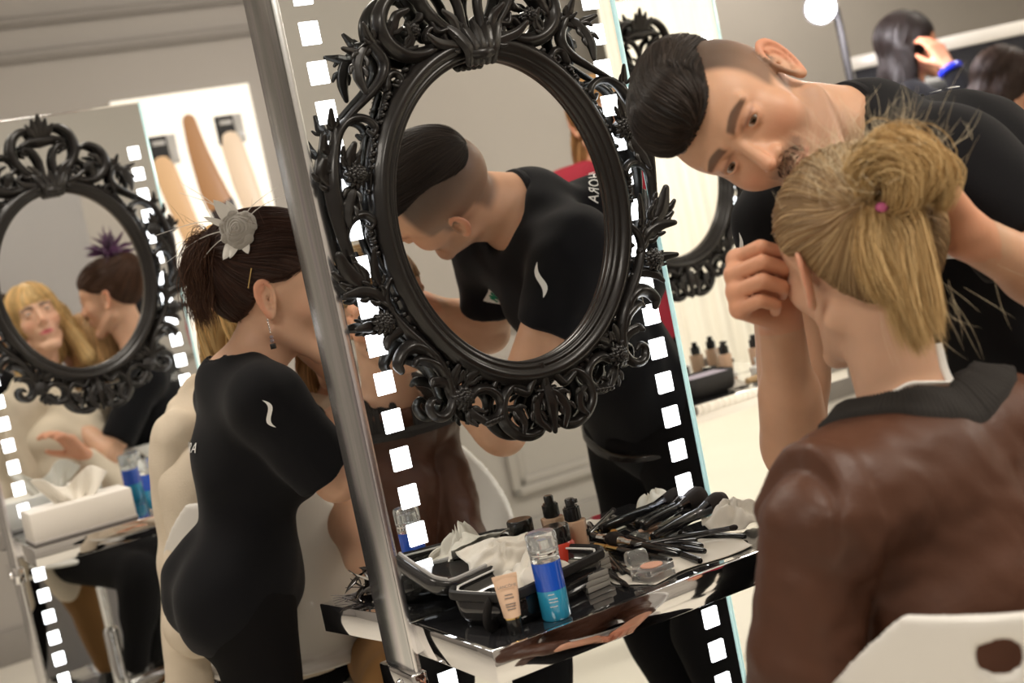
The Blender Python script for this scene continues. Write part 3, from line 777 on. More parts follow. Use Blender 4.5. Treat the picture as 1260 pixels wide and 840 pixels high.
def body_sdfs(J, o):
    """returns dict of sdf pieces: trunk, armL, armR, legs, neck (bare body)"""
    s = o.get('scale', 1.0); sl, sr = J['shL'], J['shR']; nb = J['nb']; pel = J['pelvis']
    mid = (sl+sr)/2; ax = nrm(mid*.7+nb*.3-pel); side = nrm(sl-sr); side = nrm(side-(side@ax)*ax); fr = np.cross(side, ax)  # front
    R = np.stack([side, fr, ax], 1)
    w = o.get('w', 1.0); L = np.linalg.norm(mid-pel)
    ch = pel+ax*L*.70; wa = pel+ax*L*.30; bw = np.linalg.norm(sl-sr)
    tr = [d_ell(ch, (bw*.42*w, .112*w*s, L*.36), R), d_ell(wa, (.125*w*s, .095*w*s, L*.30), R), d_ell(pel-ax*.01, (.160*w*s, .115*w*s, .125*s), R),
          d_cap(sl-side*.02, sr+side*.02, .058*s, .058*s), d_cap(nb, nb*.25+sl*.75, .050*s, .045*s), d_cap(nb, nb*.25+sr*.75, .050*s, .045*s)]
    if o.get('bust'):
        for q in (-1, 1): tr.append(d_ell(ch+fr*.085*w*s+side*q*.07*s-ax*.01, (.058*s, .050*s, .058*s), R))
    tr.append(d_ell(pel-fr*.06*s-ax*.05*s+side*.07*s, (.085*s, .08*s, .09*s), R)); tr.append(d_ell(pel-fr*.06*s-ax*.05*s-side*.07*s, (.085*s, .08*s, .09*s), R))
    for c_, r_ in o.get('extra_trunk', []): tr.append(d_ell(c_, r_))
    trunk = d_union(tr, .045)
    def arm(sh, el, wr):
        a1 = o.get('arm', 1.0)*s
        fa = el+(wr-el)*.28
        return d_union([d_cap(sh, el, .050*a1, .039*a1), d_cap(sh+(el-sh)*.35, sh+(el-sh)*.7, .046*a1, .043*a1), d_cap(el, wr, .037*a1, .0255*a1), d_cap(el+(wr-el)*.1, el+(wr-el)*.42, .041*a1, .036*a1)], .02)
    def leg(hp, kn, an):
        l1 = o.get('leg', 1.0)*s
        return d_union([d_cap(hp, kn, .086*l1, .056*l1), d_cap(kn, an, .054*l1, .036*l1), d_cap(kn+(an-kn)*.15, kn+(an-kn)*.45, .056*l1, .052*l1)], .03)
    D = dict(trunk=trunk, R=R, ax=ax, side=side, front=fr, chest=ch, waist=wa)
    D['armL'] = arm(sl, J['elL'], J['wrL']); D['armR'] = arm(sr, J['elR'], J['wrR'])
    D['legL'] = leg(J['hpL'], J['knL'], J['anL']); D['legR'] = leg(J['hpR'], J['knR'], J['anR'])
    hc, HR = J['hc'], J['HR']; hs = o.get('hs', 1.0)
    nk0 = hc+HR@V(0, .022, -.045)*hs; D['neck'] = d_union([d_cap(nk0, nb, .050*o.get('nk', 1)*hs, .056*o.get('nk', 1)*hs), d_cap(hc+HR@V(0, -.02, -.06)*hs, nb, .038*o.get('nk', 1)*hs, .05*hs)], .02)
    D['head'] = to_world(head_local(o), hc, HR, hs)
    return D
def person(label, cat_group, J, o, parts):
    """parts: list of (name, fn(D, root)) building clothes and hair"""
    root = empty('person', (J['pelvis'][0], J['pelvis'][1], 0), 0, label, 'person', cat_group)
    D = body_sdfs(J, o); D['J'] = J; D['o'] = o
    hands = []
    for k in ('L', 'R'):
        h = o.get('hand'+k)
        if h is None: h = dict(curls=[(.35, .5, .3)]*4)
        el, wr = J['el'+k], J['wr'+k]; fd = h.get('f', wr-el); pn = h.get('n', V(0, 0, -1)+.1*D['front'])
        hands.append(hand_sdf(wr, fd, pn, h.get('side', 1), h['curls'], o.get('scale', 1)*h.get('s', 1), h.get('thumb', (.5, .6, .5)), h.get('spread', 0)))
    D['hands'] = hands
    base = [D['trunk'], D['armL'], D['armR'], D['legL'], D['legR']]
    hc = J['hc']
    hf = d_union([D['head'], D['neck']], .022)
    def full(P):
        d = base[0](P)
        for g in base[1:]: d = smin(d, g(P), .03)
        d = smin(d, hf(P), .022)
        for g, lo, hi in hands: 
            d = smin(d, g(P), .012)
        return d
    D['full'] = full
    h0 = o.get('h', .008); hh = o.get('hh', .004); hd = o.get('hd', .004)
    pts = np.array([J[k] for k in ('hc', 'pelvis', 'shL', 'shR', 'elL', 'elR', 'wrL', 'wrR', 'knL', 'knR', 'anL', 'anR', 'hpL', 'hpR')])
    lo = pts.min(0)-.2; hi = pts.max(0)+.2; lo[2] = max(lo[2], -.02)
    Hlo = hc-.17; Hhi = hc+.17
    boxes = []; keeps = []
    fine = [(Hlo, Hhi, hh)]+([(a, b, hd) for _, a, b in hands] if hd < h0 else [])
    def kp(P):
        m = np.ones(len(P), bool)
        for a, b, _ in fine: m &= ~inbox(a+.004, b-.004)(P)
        return m
    boxes.append((lo, hi, h0, kp))
    done = []
    for a, b, h in fine:
        dn = list(done)
        boxes.append((a, b, h, (lambda P, dn=dn: np.logical_and.reduce([np.ones(len(P), bool)]+[~inbox(x+.003, y-.003)(P) for x, y in dn]))))
        done.append((a, b))
    HR = J['HR']; hs = o.get('hs', 1.0); cf = head_color(o.get('skin', SK1), o)
    def colf(v):
        q = ((v-hc)@HR)/hs
        C = np.tile(np.array(o.get('skin', SK1)), (len(v), 1))
        near = np.linalg.norm(q, axis=1) < .165
        C[near] = cf(q[near])
        for (g, a, b), k in zip(hands, 'LR'):
            m = inbox(a, b)(v.astype(np.float32)); C[m] = C[m]*np.array([1.05, .90, .86])
        return C
    body = sdf_mesh('body', full, boxes, M_skin, root, colf)
    # eyes
    if o.get('eyes', True):
        for sgn in (-1, 1):
            ec = V(sgn*.0315, -.0780, .0265); gz = nrm(o.get('gaze', V(0, -1, -.25)))
            t = bmesh.new(); bmesh.ops.create_uvsphere(t, u_segments=28, v_segments=20, radius=.0128)
            vs = np.array([v.co[:] for v in t.verts]); fs = [[v.index for v in f_.verts] for f_ in t.faces]; t.free()
            dd = (vs/.0128)@gz; C = np.tile((.50, .46, .43), (len(vs), 1)); C[dd > .90] = o.get('iris', (.10, .055, .03)); C[dd > .978] = (.005, .005, .005)
            w = hc+((vs+ec)@HR.T)*hs
            mesh_np('eye', w, fs, M_eye, root, col=C)
    for nm, fn in parts: fn(D, root)
    return root, D
def cloth(D, root, name, f, m_, lo, hi, h, amp=.003, fr=16, seed=0, sm=2):
    g = lambda P: f(P)+fold(P, amp, fr, seed)
    return sdf_mesh(name, g, [(lo, hi, h)], m_, root, smooth_it=sm)
def decal(D, root, name, poly2, c, x, y, f, m_, off=.0018):
    """flat outline (list of polygons in metres) laid on the cloth f: c centre, x/y axes, projected along the surface normal"""
    n = nrm(np.cross(x, y)); me_v = []; fs = []
    for P2 in poly2:
        b = len(me_v)
        for (u, v) in P2: me_v.append(V(*c)+x*u+y*v)
        fs.append([b+i for i in range(len(P2))])
    return me_v, fs, n
def project(P, f, n, off):
    P = np.array(P, np.float32)+np.float32(.06)*F32(n)
    for _ in range(40):
        d = f(P)-off; P = P-np.clip(d, -.01, .02)[:, None]*F32(n)*.8
    return P
def slash(root, f, c, x, y, L=.07, w=.010, m_=None):
    """white curved blade printed on a sleeve"""
    n = nrm(np.cross(x, y)); k = 14; vs = []; fs = []
    for i in range(k+1):
        t = i/k; wd = w*sin(pi*min(1, t*1.0))**.8; cx = .006*sin(2*pi*t)
        for q in (-.5, 0, .5): vs.append(c+x*(cx+q*wd)+y*(.5-t)*L)
    for i in range(k):
        for j in range(2): a = i*3+j; fs.append([a, a+1, a+4, a+3])
    return mesh_np('sleeve_print', project(vs, f, n, .0015), fs, M_print, root)
def back_text(root, f, c, x, y, s, size):
    """x reading direction, y letter-up direction"""
    cu = bpy.data.curves.new('t', 'FONT'); cu.body = s; cu.size = size; cu.align_x = 'CENTER'; cu.align_y = 'CENTER'; cu.space_character = 1.15
    ob = bpy.data.objects.new('t', cu); COL.objects.link(ob); dg = bpy.context.evaluated_depsgraph_get()
    me = bpy.data.meshes.new_from_object(ob.evaluated_get(dg)); bpy.data.objects.remove(ob)
    bm = bmesh.new(); bm.from_mesh(me); bmesh.ops.triangulate(bm, faces=bm.faces[:])
    bmesh.ops.subdivide_edges(bm, edges=[e for e in bm.edges if e.calc_length() > .006], cuts=2)
    bmesh.ops.triangulate(bm, faces=bm.faces[:])
    vs = [c+x*v.co.x+y*v.co.y for v in bm.verts]; bm.verts.index_update(); fs = [[v.index for v in f_.verts] for f_ in bm.faces]; bm.free()
    return mesh_np('shirt_lettering', project(vs, f, nrm(np.cross(x, y)), .0032), fs, M_print, root, smooth=False)
def shell_hair(D, root, name, fl, m_, col, h=.003, extra=None, box=.19, wig=.0012):
    """hair mass in head-local space"""
    J = D['J']; f = to_world(fl, J['hc'], J['HR'], D['o'].get('hs', 1.0)); c = J['hc']
    o_ = sdf_mesh(name, f, [(c-box, c+box, h)], m_, root, lambda v: np.tile(np.array(col), (len(v), 1)))
    return o_, f
def w_of(D, q):
    return D['J']['hc']+(np.asarray(q, float)@D['J']['HR'].T)*D['o'].get('hs', 1.0)
def rcols(base, n, v=.35):
    return np.array(base)[None]*(1+v*(rng.random((n, 1))*2-1))*np.array([1, 1, 1])
def surf_pts(f, seeds, it=8):
    P = seeds.astype(np.float32)
    for _ in range(it):
        g = grad(f, P); P = P-f(P)[:, None]*g
    return P
def shoes(D, root, m_):
    for k in 'LR':
        an = D['J']['an'+k]; fr = D['J'].get('foot'+k, D['front'].copy()); fr = nrm(V(fr[0], fr[1], 0))
        heel = V(an[0], an[1], 0)-fr*.04; f = d_union([d_cap(heel+UP*.035, heel+fr*.10+UP*.035, .034, .040), d_cap(heel+fr*.10+UP*.03, heel+fr*.21+UP*.028, .040, .028), d_cap(heel+UP*.04+fr*.03, an+UP*.02, .040, .042)], .02)
        g = lambda P, f=f: np.maximum(f(P), -P[:, 2])
        sdf_mesh('shoe', g, [(heel-.1, heel+fr*.24+V(.08, .08, .16)*1+V(.02, .02, 0), .006)] if False else [(np.minimum(heel, heel+fr*.25)-V(.07, .07, .01), np.maximum(heel, heel+fr*.25)+V(.07, .07, .16), .006)], m_, root)
def ray_px(px, py):
    dx, dy = px-630, py-420
    u = dx*cos(ROLL)-dy*sin(ROLL); v = dx*sin(ROLL)+dy*cos(ROLL)
    r = V(u, 0, 0)+FPX*V(0, cos(PITCH), -sin(PITCH))-v*V(0, sin(PITCH), cos(PITCH)); return r/r[1]
def at(px, py, Y): return CAM+ray_px(px, py)*Y
# ---------------------------------------------------------------- the bending man
def add_man():
    hc = V(.347, 1.745, 1.404); HR = head_axes(V(-.2, -.88, -.42), V(-.862, -.045, .505))
    wrR = CAM+(V(.298, 1.575, 1.192)-CAM)*1.045; wrL = CAM+(V(.490, 1.490, 1.236)-CAM)*1.02
    J = dict(hc=hc, HR=HR, nb=V(.495, 1.825, 1.358), pelvis=V(.74, 1.875, .92), shL=V(.556, 1.685, 1.298), shR=V(.405, 1.955, 1.270),
             elL=V(.640, 1.590, 1.135), elR=V(.328, 1.790, .985), wrL=wrL, wrR=wrR,
             hpL=V(.79, 1.80, .88), hpR=V(.72, 1.96, .88), knL=V(.80, 1.76, .48), knR=V(.70, 1.93, .48), anL=V(.86, 1.84, .09), anR=V(.76, 2.00, .09))
    o = dict(skin=SK1, male=True, extra_trunk=[((.630, 1.895, 1.255), (.115, .118, .13))], nose=1.06, jaw=1.0, aperture=.0042, lidz=-.0022, gaze=V(.06, -.96, -.22), stubble=.34, crop=(.055, .040, .032),
             lips=(.42, .19, .15), lipm=.6, browh=.0040, browm=.85, shade=.5, lash=.8, w=.95, h=.0055, hh=.0021, hd=.0022, leg=1.0, arm=1.0, nk=1.12,
             handR=dict(f=V(-.55, -.60, .45), n=V(.75, -.55, .05), side=1, curls=[(1.25, 1.5, .9), (1.3, 1.5, .9), (1.3, 1.5, .9), (1.3, 1.5, .9)], thumb=(.8, 1.0, 1.0)),
             handL=dict(f=V(-.55, -.05, .80), n=V(-.75, -.55, -.35), side=-1, curls=[(.5, .5, .3), (.5, .6, .3), (.55, .6, .4), (.6, .6, .4)], thumb=(.1, .1, .3)))
    def tee(D, root):
        J = D['J']; ax = D['ax']
        def slv(sh, el): return d_cap(sh, sh+(el-sh)*.74, .066, .062)
        tr = d_off(D['trunk'], .014)
        cuts = [(J['shL']+(J['elL']-J['shL'])*.60, J['elL']-J['shL']), (J['shR']+(J['elR']-J['shR'])*.44, J['elR']-J['shR'])]
        sl = [d_int(slv(J['shL'], J['elL']), d_plane(*cuts[0]), .006), d_int(slv(J['shR'], J['elR']), d_plane(*cuts[1]), .006)]
        nd = nrm(J['hc']-J['nb']); nd = nrm(nd*.9+V(-.4, -.2, .0))
        hem = d_plane(J['pelvis']-ax*.10, -ax)
        ncut = d_cap(J['nb']+nd*.060, J['nb']+nd*.30, .072, .12)
        def f(P):
            d = tr(P)
            d = smin(d, sl[0](P), .03); d = smin(d, sl[1](P), .03)
            d = smax(d, -ncut(P), .008)
            d = smax(d, (P-F32(J['pelvis']-ax*.12))@F32(-ax), .006)
            return d
        o_ = cloth(D, root, 'black_t_shirt', f, M_tee, V(.1, 1.4, .7), V(1.05, 2.25, 1.6), .005, .0075, 15, 3)
        f0 = f; f = lambda P: f0(P)+fold(P, .0075, 15, 3)
        # standing collar behind the neck
        R = D['R']; nb = J['nb']
        m = MB(); e1 = nrm(np.cross(nd, UP)); e2 = np.cross(e1, nd)
        pts = [nb+nd*.034+(e1*cos(a)*.066+e2*sin(a)*.064) for a in np.linspace(0, 2*pi, 25)[:-1]]
        m.tube(pts, .007, 8, 1.3, nd, closed=True, sub=2); m.build('collar', M_tee, root)
        nS = -DB; cm = CAM-2*((CAM-ab(0, MAIN[1]))@nS)*nS
        def mhit(px, py):
            r = ray_px(px, py); r = nrm(r-2*(r@nS)*nS); p = cm+r*1.9
            for _ in range(200): p = p+r*min(.05, float(f(p[None].astype(np.float32))[0])*.6)
            return p, grad(f, p[None].astype(np.float32))[0].astype(float)
        sc_, sn = mhit(657, 345); st_, _ = mhit(654, 326); sy = st_-sc_; sy = nrm(sy-sn*(sy@sn)); slash(root, f, sc_, np.cross(sy, sn), sy, .062, .013)
        # small white badge with green script on the front of the shirt
        bc = CAM+ray_px(1160, 303)*1.5; rr_ = nrm(ray_px(1160, 303))
        for _ in range(120): bc = bc+rr_*float(f(bc[None].astype(np.float32))[0])*.6
        bn = grad(f, bc[None].astype(np.float32))[0].astype(float); bx = nrm(V(.93, .05, .36)); by = nrm(np.cross(bn, bx))*-1; by = by*np.sign(by@UP); bx = nrm(np.cross(by, bn))*np.sign(np.cross(by, bn)@bx)
        g_ = [(u, v) for v in np.linspace(-.017, .017, 7) for u in np.linspace(-.024, .024, 11)]; vs = [bc+bx*u+by*v for u, v in g_]
        bq = [[i*11+j, i*11+j+1, (i+1)*11+j+1, (i+1)*11+j] for i in range(6) for j in range(10)]
        mesh_np('badge', project(vs, f, bn, .0016), bq, M_print, root)
        sc_pts = project([bc+bx*(-.016+.032*t)+by*(.002+.006*sin(t*31)+.004*sin(t*11)) for t in np.linspace(0, 1, 40)], f, bn, .003); m = MB(); m.tube(list(sc_pts), .0011, 6, sub=2); m.build('badge_script', mat('green_ink', (.0, .22, .12), .6), root)
        A_, n1 = mhit(722, 252); P_, n2 = mhit(723, 232); tn = nrm(n1+n2); tx = nrm(A_-P_); tn = nrm(tn-tx*(tn@tx)); ty = np.cross(tn, tx)
        back_text(root, f, A_-tx*.062, tx, ty, 'SEPHORA', .027)
    def trousers(D, root):
        J = D['J']; ax = D['ax']
        legs = d_union([d_off(D['legL'], .016), d_off(D['legR'], .016)], .02); hip = d_off(D['trunk'], .010)
        top = J['pelvis']+ax*.05
        def f(P):
            d = smin(legs(P), smax(hip(P), (P-F32(top))@F32(ax), .01), .04)
            return np.maximum(d, .05-P[:, 2])
        cloth(D, root, 'black_trousers', f, M_trouser, V(.45, 1.5, 0), V(1.1, 2.25, 1.1), .008, .005, 11, 5)
        m = MB(); b = J['pelvis']+ax*.01; R = D['R']
        pts = [b+R@V(cos(a)*.168, sin(a)*.124, 0) for a in np.linspace(0, 2*pi, 29)[:-1]]
        m.tube(pts, .012, 8, .5, None, closed=True, sub=1); m.build('belt', M_blackp, root)
    def hair(D, root):
        vol = d_union([d_ell((0, -.050, .112), (.052, .050, .042)), d_ell((0, .005, .118), (.058, .075, .042)), d_ell((0, .060, .088), (.050, .048, .045)), d_ell((.0, -.082, .112), (.040, .026, .028))], .03)
        head = d_ell((0, .012, .045), (.0745, .0975, .0855))
        def fl(P):
            d = vol(P)
            zb = np.interp(P[:, 1], [-.11, -.07, -.03, .04, .10], [.082, .078, .072, .068, .055]).astype(np.float32)
            return smax(d, (zb-P[:, 2])*.9, .006)
        ob, f = shell_hair(D, root, 'slicked_back_hair', fl, M_hair, (.012, .009, .008), .0028)
        n = 7000
        q = rng.normal(size=(n*2, 3))*V(.055, .07, .05)+V(0, -.03, .10)
        q = surf_pts(fl, q); q = q[(q[:, 2] > .068)][:n]
        def dirf(P, i):
            d = np.zeros_like(P); d[:, 1] = 1; d[:, 2] = np.clip((-.055-P[:, 1])*28, -.25, 1.1); d[:, 0] = -P[:, 0]*3+.06*np.sin(P[:, 1]*60+P[:, 2]*40); return d
        C = comb(fl, q, dirf, 14, .006, .0, .0028)
        C += rng.normal(size=(len(C), 1, 3))*.0006
        strands('combed_strands', w_of(D, C.reshape(-1, 3)).reshape(C.shape), .0005, M_hair, ob, rcols((.024, .016, .012), len(C), .6))
    def extras(D, root):
        shoes(D, root, M_blackp)
        # moustache and brow hairs
        hf = head_local(D['o']); m = []
        for s in (-1, 1):
            n = 150; q = np.stack([s*(.010+.038*rng.random(n)), np.full(n, -.086), .0435+.0028*(rng.random(n)-.5)*2], 1)
            q[:, 2] += .003*np.sin((np.abs(q[:, 0])-.01)/.04*pi)
            q = surf_pts(hf, q)
            def dr(P, i, s=s): 
                d = np.zeros_like(P); d[:, 0] = s; d[:, 2] = .25; return d
            pass
        n = 150; q = np.stack([(rng.random(n)-.5)*.056, np.full(n, -.10), -.031+.010*(rng.random(n)-.5)], 1); q[:, 2] -= 6*q[:, 0]**2; q = surf_pts(hf, q)
        def dm(P, i):
            d = np.zeros_like(P); d[:, 2] = -1; d[:, 0] = np.sign(P[:, 0])*.5; return d
        m.append(comb(hf, q, dm, 5, .0012, .0001, .0006))
        C = np.concatenate(m)
        strands('moustache', w_of(D, C.reshape(-1, 3)).reshape(C.shape), .00022, M_hair, root, rcols((.03, .02, .015), len(C), .4))
    return person('man with slicked dark hair and black t-shirt, bending over the seated blonde woman', None, J, o, [('tee', tee), ('tr', trousers), ('hair', hair), ('x', extras)])
MAN, MAN_D = add_man()
# ---------------------------------------------------------------- the seated woman with the blonde ponytail
def ribbons(paths, n, spread, seed, k=14, wav=.25):
    """paths: list of key point arrays; n strands each wandering around"""
    out = []
    r = np.random.default_rng(seed)
    for pth in paths:
        P = np.array(pth, float); t = np.linspace(0, 1, len(P)); T = np.linspace(0, 1, k)
        base, _ = catmull(P, 1, 6); base = np.stack([np.interp(T, np.linspace(0, 1, len(base)), base[:, i]) for i in range(3)], 1)
        sp = np.interp(T, np.linspace(0, 1, len(spread)), spread)
        o_ = r.normal(size=(n, 1, 3))*sp[None, :, None]; w_ = r.normal(size=(n, 1, 3))*wav*sp[None, :, None]*np.sin(T*5+r.random((n, 1))*6)[..., None]
        out.append(base[None]+o_+w_)
    return np.concatenate(out)
def add_model():
    HR = head_axes(V(-.30, .95, -.10), V(-.06, .06, 1.0)); hs = .95
    ear = V(.317, 1.50, 1.222)
    hc = ear-HR@V(.079, .012, .004)*hs
    J = dict(hc=hc, HR=HR, nb=V(.405, 1.500, 1.036), pelvis=V(.405, 1.385, .60), shL=V(.258, 1.368, .990), shR=V(.508, 1.500, .998),
             elL=V(.192, 1.368, .760), elR=V(.500, 1.525, .740), wrL=V(.17, 1.58, .70), wrR=V(.36, 1.66, .69),
             hpL=V(.325, 1.375, .57), hpR=V(.475, 1.42, .57), knL=V(.18, 1.66, .60), knR=V(.36, 1.76, .60), anL=V(.14, 1.60, .16), anR=V(.33, 1.70, .16))
    o = dict(skin=SK2, nose=1.0, jaw=.92, aperture=.002, hs=hs, w=.90, h=.007, hh=.0026, hd=.003, scale=.93, nk=.86, arm=.86, leg=.78, eyes=False, brow=(.3, .18, .09), browm=.4, lips=(.55, .25, .22),
             handL=dict(f=V(.55, .5, -.3), n=V(.2, .1, -1), side=-1, curls=[(.5, .5, .3)]*4), handR=dict(f=V(-.7, .1, -.3), n=V(.1, .2, -1), side=1, curls=[(.5, .5, .3)]*4))
    def jacket(D, root):
        J = D['J']; ax = D['ax']; fr = D['front']; sd = D['side']
        tr = d_off(D['trunk'], .020)
        arms = [d_union([d_cap(J['sh'+k], J['el'+k], .0610, .053), d_cap(J['el'+k], J['wr'+k]*.85+J['el'+k]*.15, .052, .041)], .03) for k in 'LR']
        sho = d_cap(J['shL']+UP*.012, J['shR']+UP*.012, .062, .062)
        nb = J['nb']
        neckcut = d_ell(nb+UP*.050+fr*.012, (.078, .078, .070))
        pw = J['pelvis']
        def f(P):
            d = smin(tr(P), sho(P), .03)
            for q_, s_ in ((J['shL'], 1), (J['shR'], -1)): d = smax(d, (P-F32(q_+sd*s_*.030))@F32(nrm(sd*s_+UP*.35)), .004)
            for g in arms: d = smin(d, g(P), .003)
            d = smax(d, -neckcut(P), .006)
            # welt of the armhole seams
            for s, k in ((1, 'L'), (-1, 'R')):
                q = (P-F32(J['sh'+k]-sd*s*.022+ax*0))@F32(sd*s); gate = np.exp(-(q/.0035)**2)
                d = d+.0022*gate
            cb = (P-F32(nb))@F32(sd); d = d+.0012*np.exp(-(cb/.002)**2)*(((P-F32(nb))@F32(fr)) < 0)
            return smax(d, (F32(pw-ax*.06)-P)@F32(ax), .01)
        def ff(P):
            return f(P)
        g = lambda P: f(P)+fold(P, .0050, 9, 9)+fold(P, .0030, 24, 4)+fold(P, .0012, 60, 2)
        sdf_mesh('brown_leather_jacket', g, [(V(-.02, 1.1, .45), V(.8, 1.85, 1.2), .0045)], M_leather, root)
        # ribbed knit collar
        N_ = 520; K = 10; vs = []; fs = []
        def drop(P):
            P = np.array(P, np.float32)
            for _ in range(60): P[:, 2] -= np.clip(g(P), -.02, .02)*.7
            P[:, 2] = np.maximum(P[:, 2], nb[2]-.035)
            return P
        rad = np.linspace(.066, .112, K-2); G_ = []
        for rr in rad:
            ring = [nb+fr*(.006+.010*max(0, sin(2*pi*i/N_)))+(sd*cos(2*pi*i/N_)*1.04+fr*sin(2*pi*i/N_))*rr+UP*.09 for i in range(N_)]
            G_.append(drop(ring))
        for i in range(N_):
            rib = .0007*(1 if (i//2) % 2 else -1)
            prof = [G_[0][i]-UP*.012]+[G_[k][i]+UP*((.0085-.0035*(k/(K-3))**2)+rib) for k in range(K-2)]+[G_[-1][i]-UP*.004]
            vs += prof
        for i in range(N_):
            i2 = (i+1) % N_
            for k in range(K-1): fs.append([i*K+k, i2*K+k, i2*K+k+1, i*K+k+1])
        mesh_np('ribbed_collar', vs, fs, M_rib, root)
        # white strap of the top around the neck
        m = MB(); bf = D['full']
        def wrap(angs, zs):
            out = []
            for a_, z_ in zip(angs, zs):
                dv = sd*cos(a_)+fr*sin(a_); p = nb+dv*.15+UP*z_
                for _ in range(50): p = p-dv*float(np.clip(bf(p[None].astype(np.float32))[0]-.003, -.01, .02))*.8
                out.append(p)
            return out
        m.tube(wrap(np.linspace(-2.9+2*pi-2*pi, -.9, 14)*1.0+0*pi, np.linspace(.040, .052, 14)) if False else wrap(np.linspace(.2, -1.9, 14), np.interp(np.linspace(0, 1, 14), [0, .5, 1], [.040, .056, .046])), .0050, 8, .6, None, sub=3)
        m.tube(wrap(np.linspace(-1.95, -2.3, 5), np.linspace(.046, .090, 5)), .0050, 8, .6, None, sub=3)
        m.build('white_strap', M_white_cloth, root)
    def trousers(D, root):
        J = D['J']; legs = d_union([d_off(D['legL'], .010), d_off(D['legR'], .010)], .02)
        hip = d_off(D['trunk'], .006); ax = D['ax']; top = J['pelvis']+ax*.03
        f = lambda P: smin(legs(P), smax(hip(P), (P-F32(top))@F32(ax), .01), .03)
        cloth(D, root, 'black_trousers', f, M_trouser, V(-.1, 1.05, .15), V(.8, 1.95, .8), .009, .003, 11, 5)
    def hair(D, root):
        T = V(.036, .100, .062)
        cap = d_ell((0, .010, .047), (.0825, .1075, .0945)); occ = d_ell((0, .065, .03), (.062, .055, .075)); knot = d_ell(T-V(.006, .006, 0), (.030, .020, .030))
        def fl(P):
            d = smin(smin(cap(P), occ(P), .03), knot(P), .02)
            zb = np.interp(P[:, 1], [-.12, -.075, -.05, -.015, .012, .035, .07, .11], [.080, .066, .056, .038, .036, -.012, -.052, -.062]).astype(np.float32)
            return smax(d, (zb-P[:, 2])*.75, .010)
        ob, f = shell_hair(D, root, 'blonde_hair', fl, M_hair, (.30, .185, .085), .0028)
        n = 9000
        q = rng.normal(size=(n*2, 3))*V(.07, .085, .07)+V(0, .0, .03)
        q = surf_pts(fl, q); zb = np.interp(q[:, 1], [-.12, -.075, -.05, -.015, .012, .035, .07, .11], [.080, .066, .056, .038, .036, -.012, -.052, -.062])
        q = q[q[:, 2] > zb-.004][:n]
        Tf = F32(T)
        def dirf(P, i):
            d = Tf-P; r = np.linalg.norm(d, axis=1)[:, None]; d = d/(r+1e-6)
            d[:, 2] += .10*np.sin(P[:, 1]*45+P[:, 0]*30); return d*np.clip(r/.03, .05, 1)
        C = comb(fl, q, dirf, 16, .0062, .0, .0022); 
        # strands stop when they reach the tie
        C += rng.normal(size=(len(C), 1, 3))*.0006
        lt = rng.random((len(C), 1)); cols = np.array((.31, .175, .075))*(1-lt)+np.array((.66, .46, .24))*lt**2
        strands('combed_strands', w_of(D, C.reshape(-1, 3)).reshape(C.shape), .00048, M_hair, ob, cols)
        # the looped ponytail: up and over the tie, then hanging
        def W(a): return [T+V(*x) for x in a]
        loops = [W([(0, 0, 0), (-.004, .020, .030), (-.010, .034, .055), (-.030, .045, .058), (-.050, .050, .035), (-.045, .045, .005), (-.015, .020, -.006)]),
                 W([(0, .004, .005), (.012, .026, .028), (.018, .040, .045), (.002, .054, .050), (-.018, .058, .030), (-.015, .045, 0), (-.003, .020, -.008)]),
                 W([(-.006, 0, .004), (-.022, .018, .032), (-.045, .028, .050), (-.068, .034, .036), (-.075, .040, .008), (-.062, .042, -.020)])]
        tails = [W([(0, .010, 0), (.014, .026, -.012), (.026, .032, -.035), (.028, .034, -.065), (.022, .034, -.095)]),
                 W([(-.004, .014, -.004), (-.014, .034, -.030), (-.004, .040, -.065), (.002, .040, -.100), (.004, .038, -.130)]),
                 W([(-.006, .014, 0), (-.026, .032, -.018), (-.024, .038, -.055), (-.018, .040, -.095), (-.010, .042, -.140)]),
                 W([(.0, .016, -.004), (-.004, .034, -.035), (.004, .038, -.070), (.010, .038, -.105), (.006, .040, -.150)])]
        C1 = ribbons(loops, 800, [.003, .006, .008, .008, .004], 1); C2 = ribbons(tails, 650, [.003, .005, .006, .007, .008], 2, 16)
        for Cx, nm in ((C1, 'ponytail_loop'), (C2, 'ponytail')):
            lt = rng.random((len(Cx), 1)); cols = np.array((.40, .235, .085))*(1-lt)+np.array((.78, .56, .28))*lt
            strands(nm, w_of(D, Cx.reshape(-1, 3)).reshape(Cx.shape), .00055, M_hair, ob, cols)
        # wispy flyaways
        n = 260; k = 9; R0 = []
        for i in range(int(n*2.2)):
            b = T+rng.normal(size=3)*V(.035, .02, .018)+V(-.02, .02, .040)
            d = nrm(V(-.2, .3, .9)+rng.normal(size=3)*.75); c = nrm(rng.normal(size=3))*.5; L_ = .015+.040*rng.random()
            t = np.linspace(0, 1, k)[:, None]; R0.append(b+d*t*L_+c*t*t*L_*.8)
        for i in range(26):
            b = V(rng.normal()*.04, .085+.02*rng.random(), -.03-.03*rng.random()); d = nrm(V(rng.normal()*.4-.3, .35, -1)); c = nrm(rng.normal(size=3))*.4; L_ = .03+.05*rng.random()
            t = np.linspace(0, 1, k)[:, None]; R0.append(b+d*t*L_+c*t*t*L_*.6)
        for i in range(120):
            b = surf_pts(fl, (V(rng.normal()*.04, rng.normal()*.05, .13))[None])[0]; d = nrm(V(0, 1, .35)+rng.normal(size=3)*.4); c = V(0, 0, .4)+rng.normal(size=3)*.3; L_ = .02+.03*rng.random()
            t = np.linspace(0, 1, k)[:, None]; R0.append(b+d*t*L_+c*t*t*L_*.5)
        R0 = np.array(R0)
        strands('flyaway_hairs', w_of(D, R0.reshape(-1, 3)).reshape(R0.shape), .00016, M_hair, ob, rcols((.85, .72, .50), len(R0), .15))
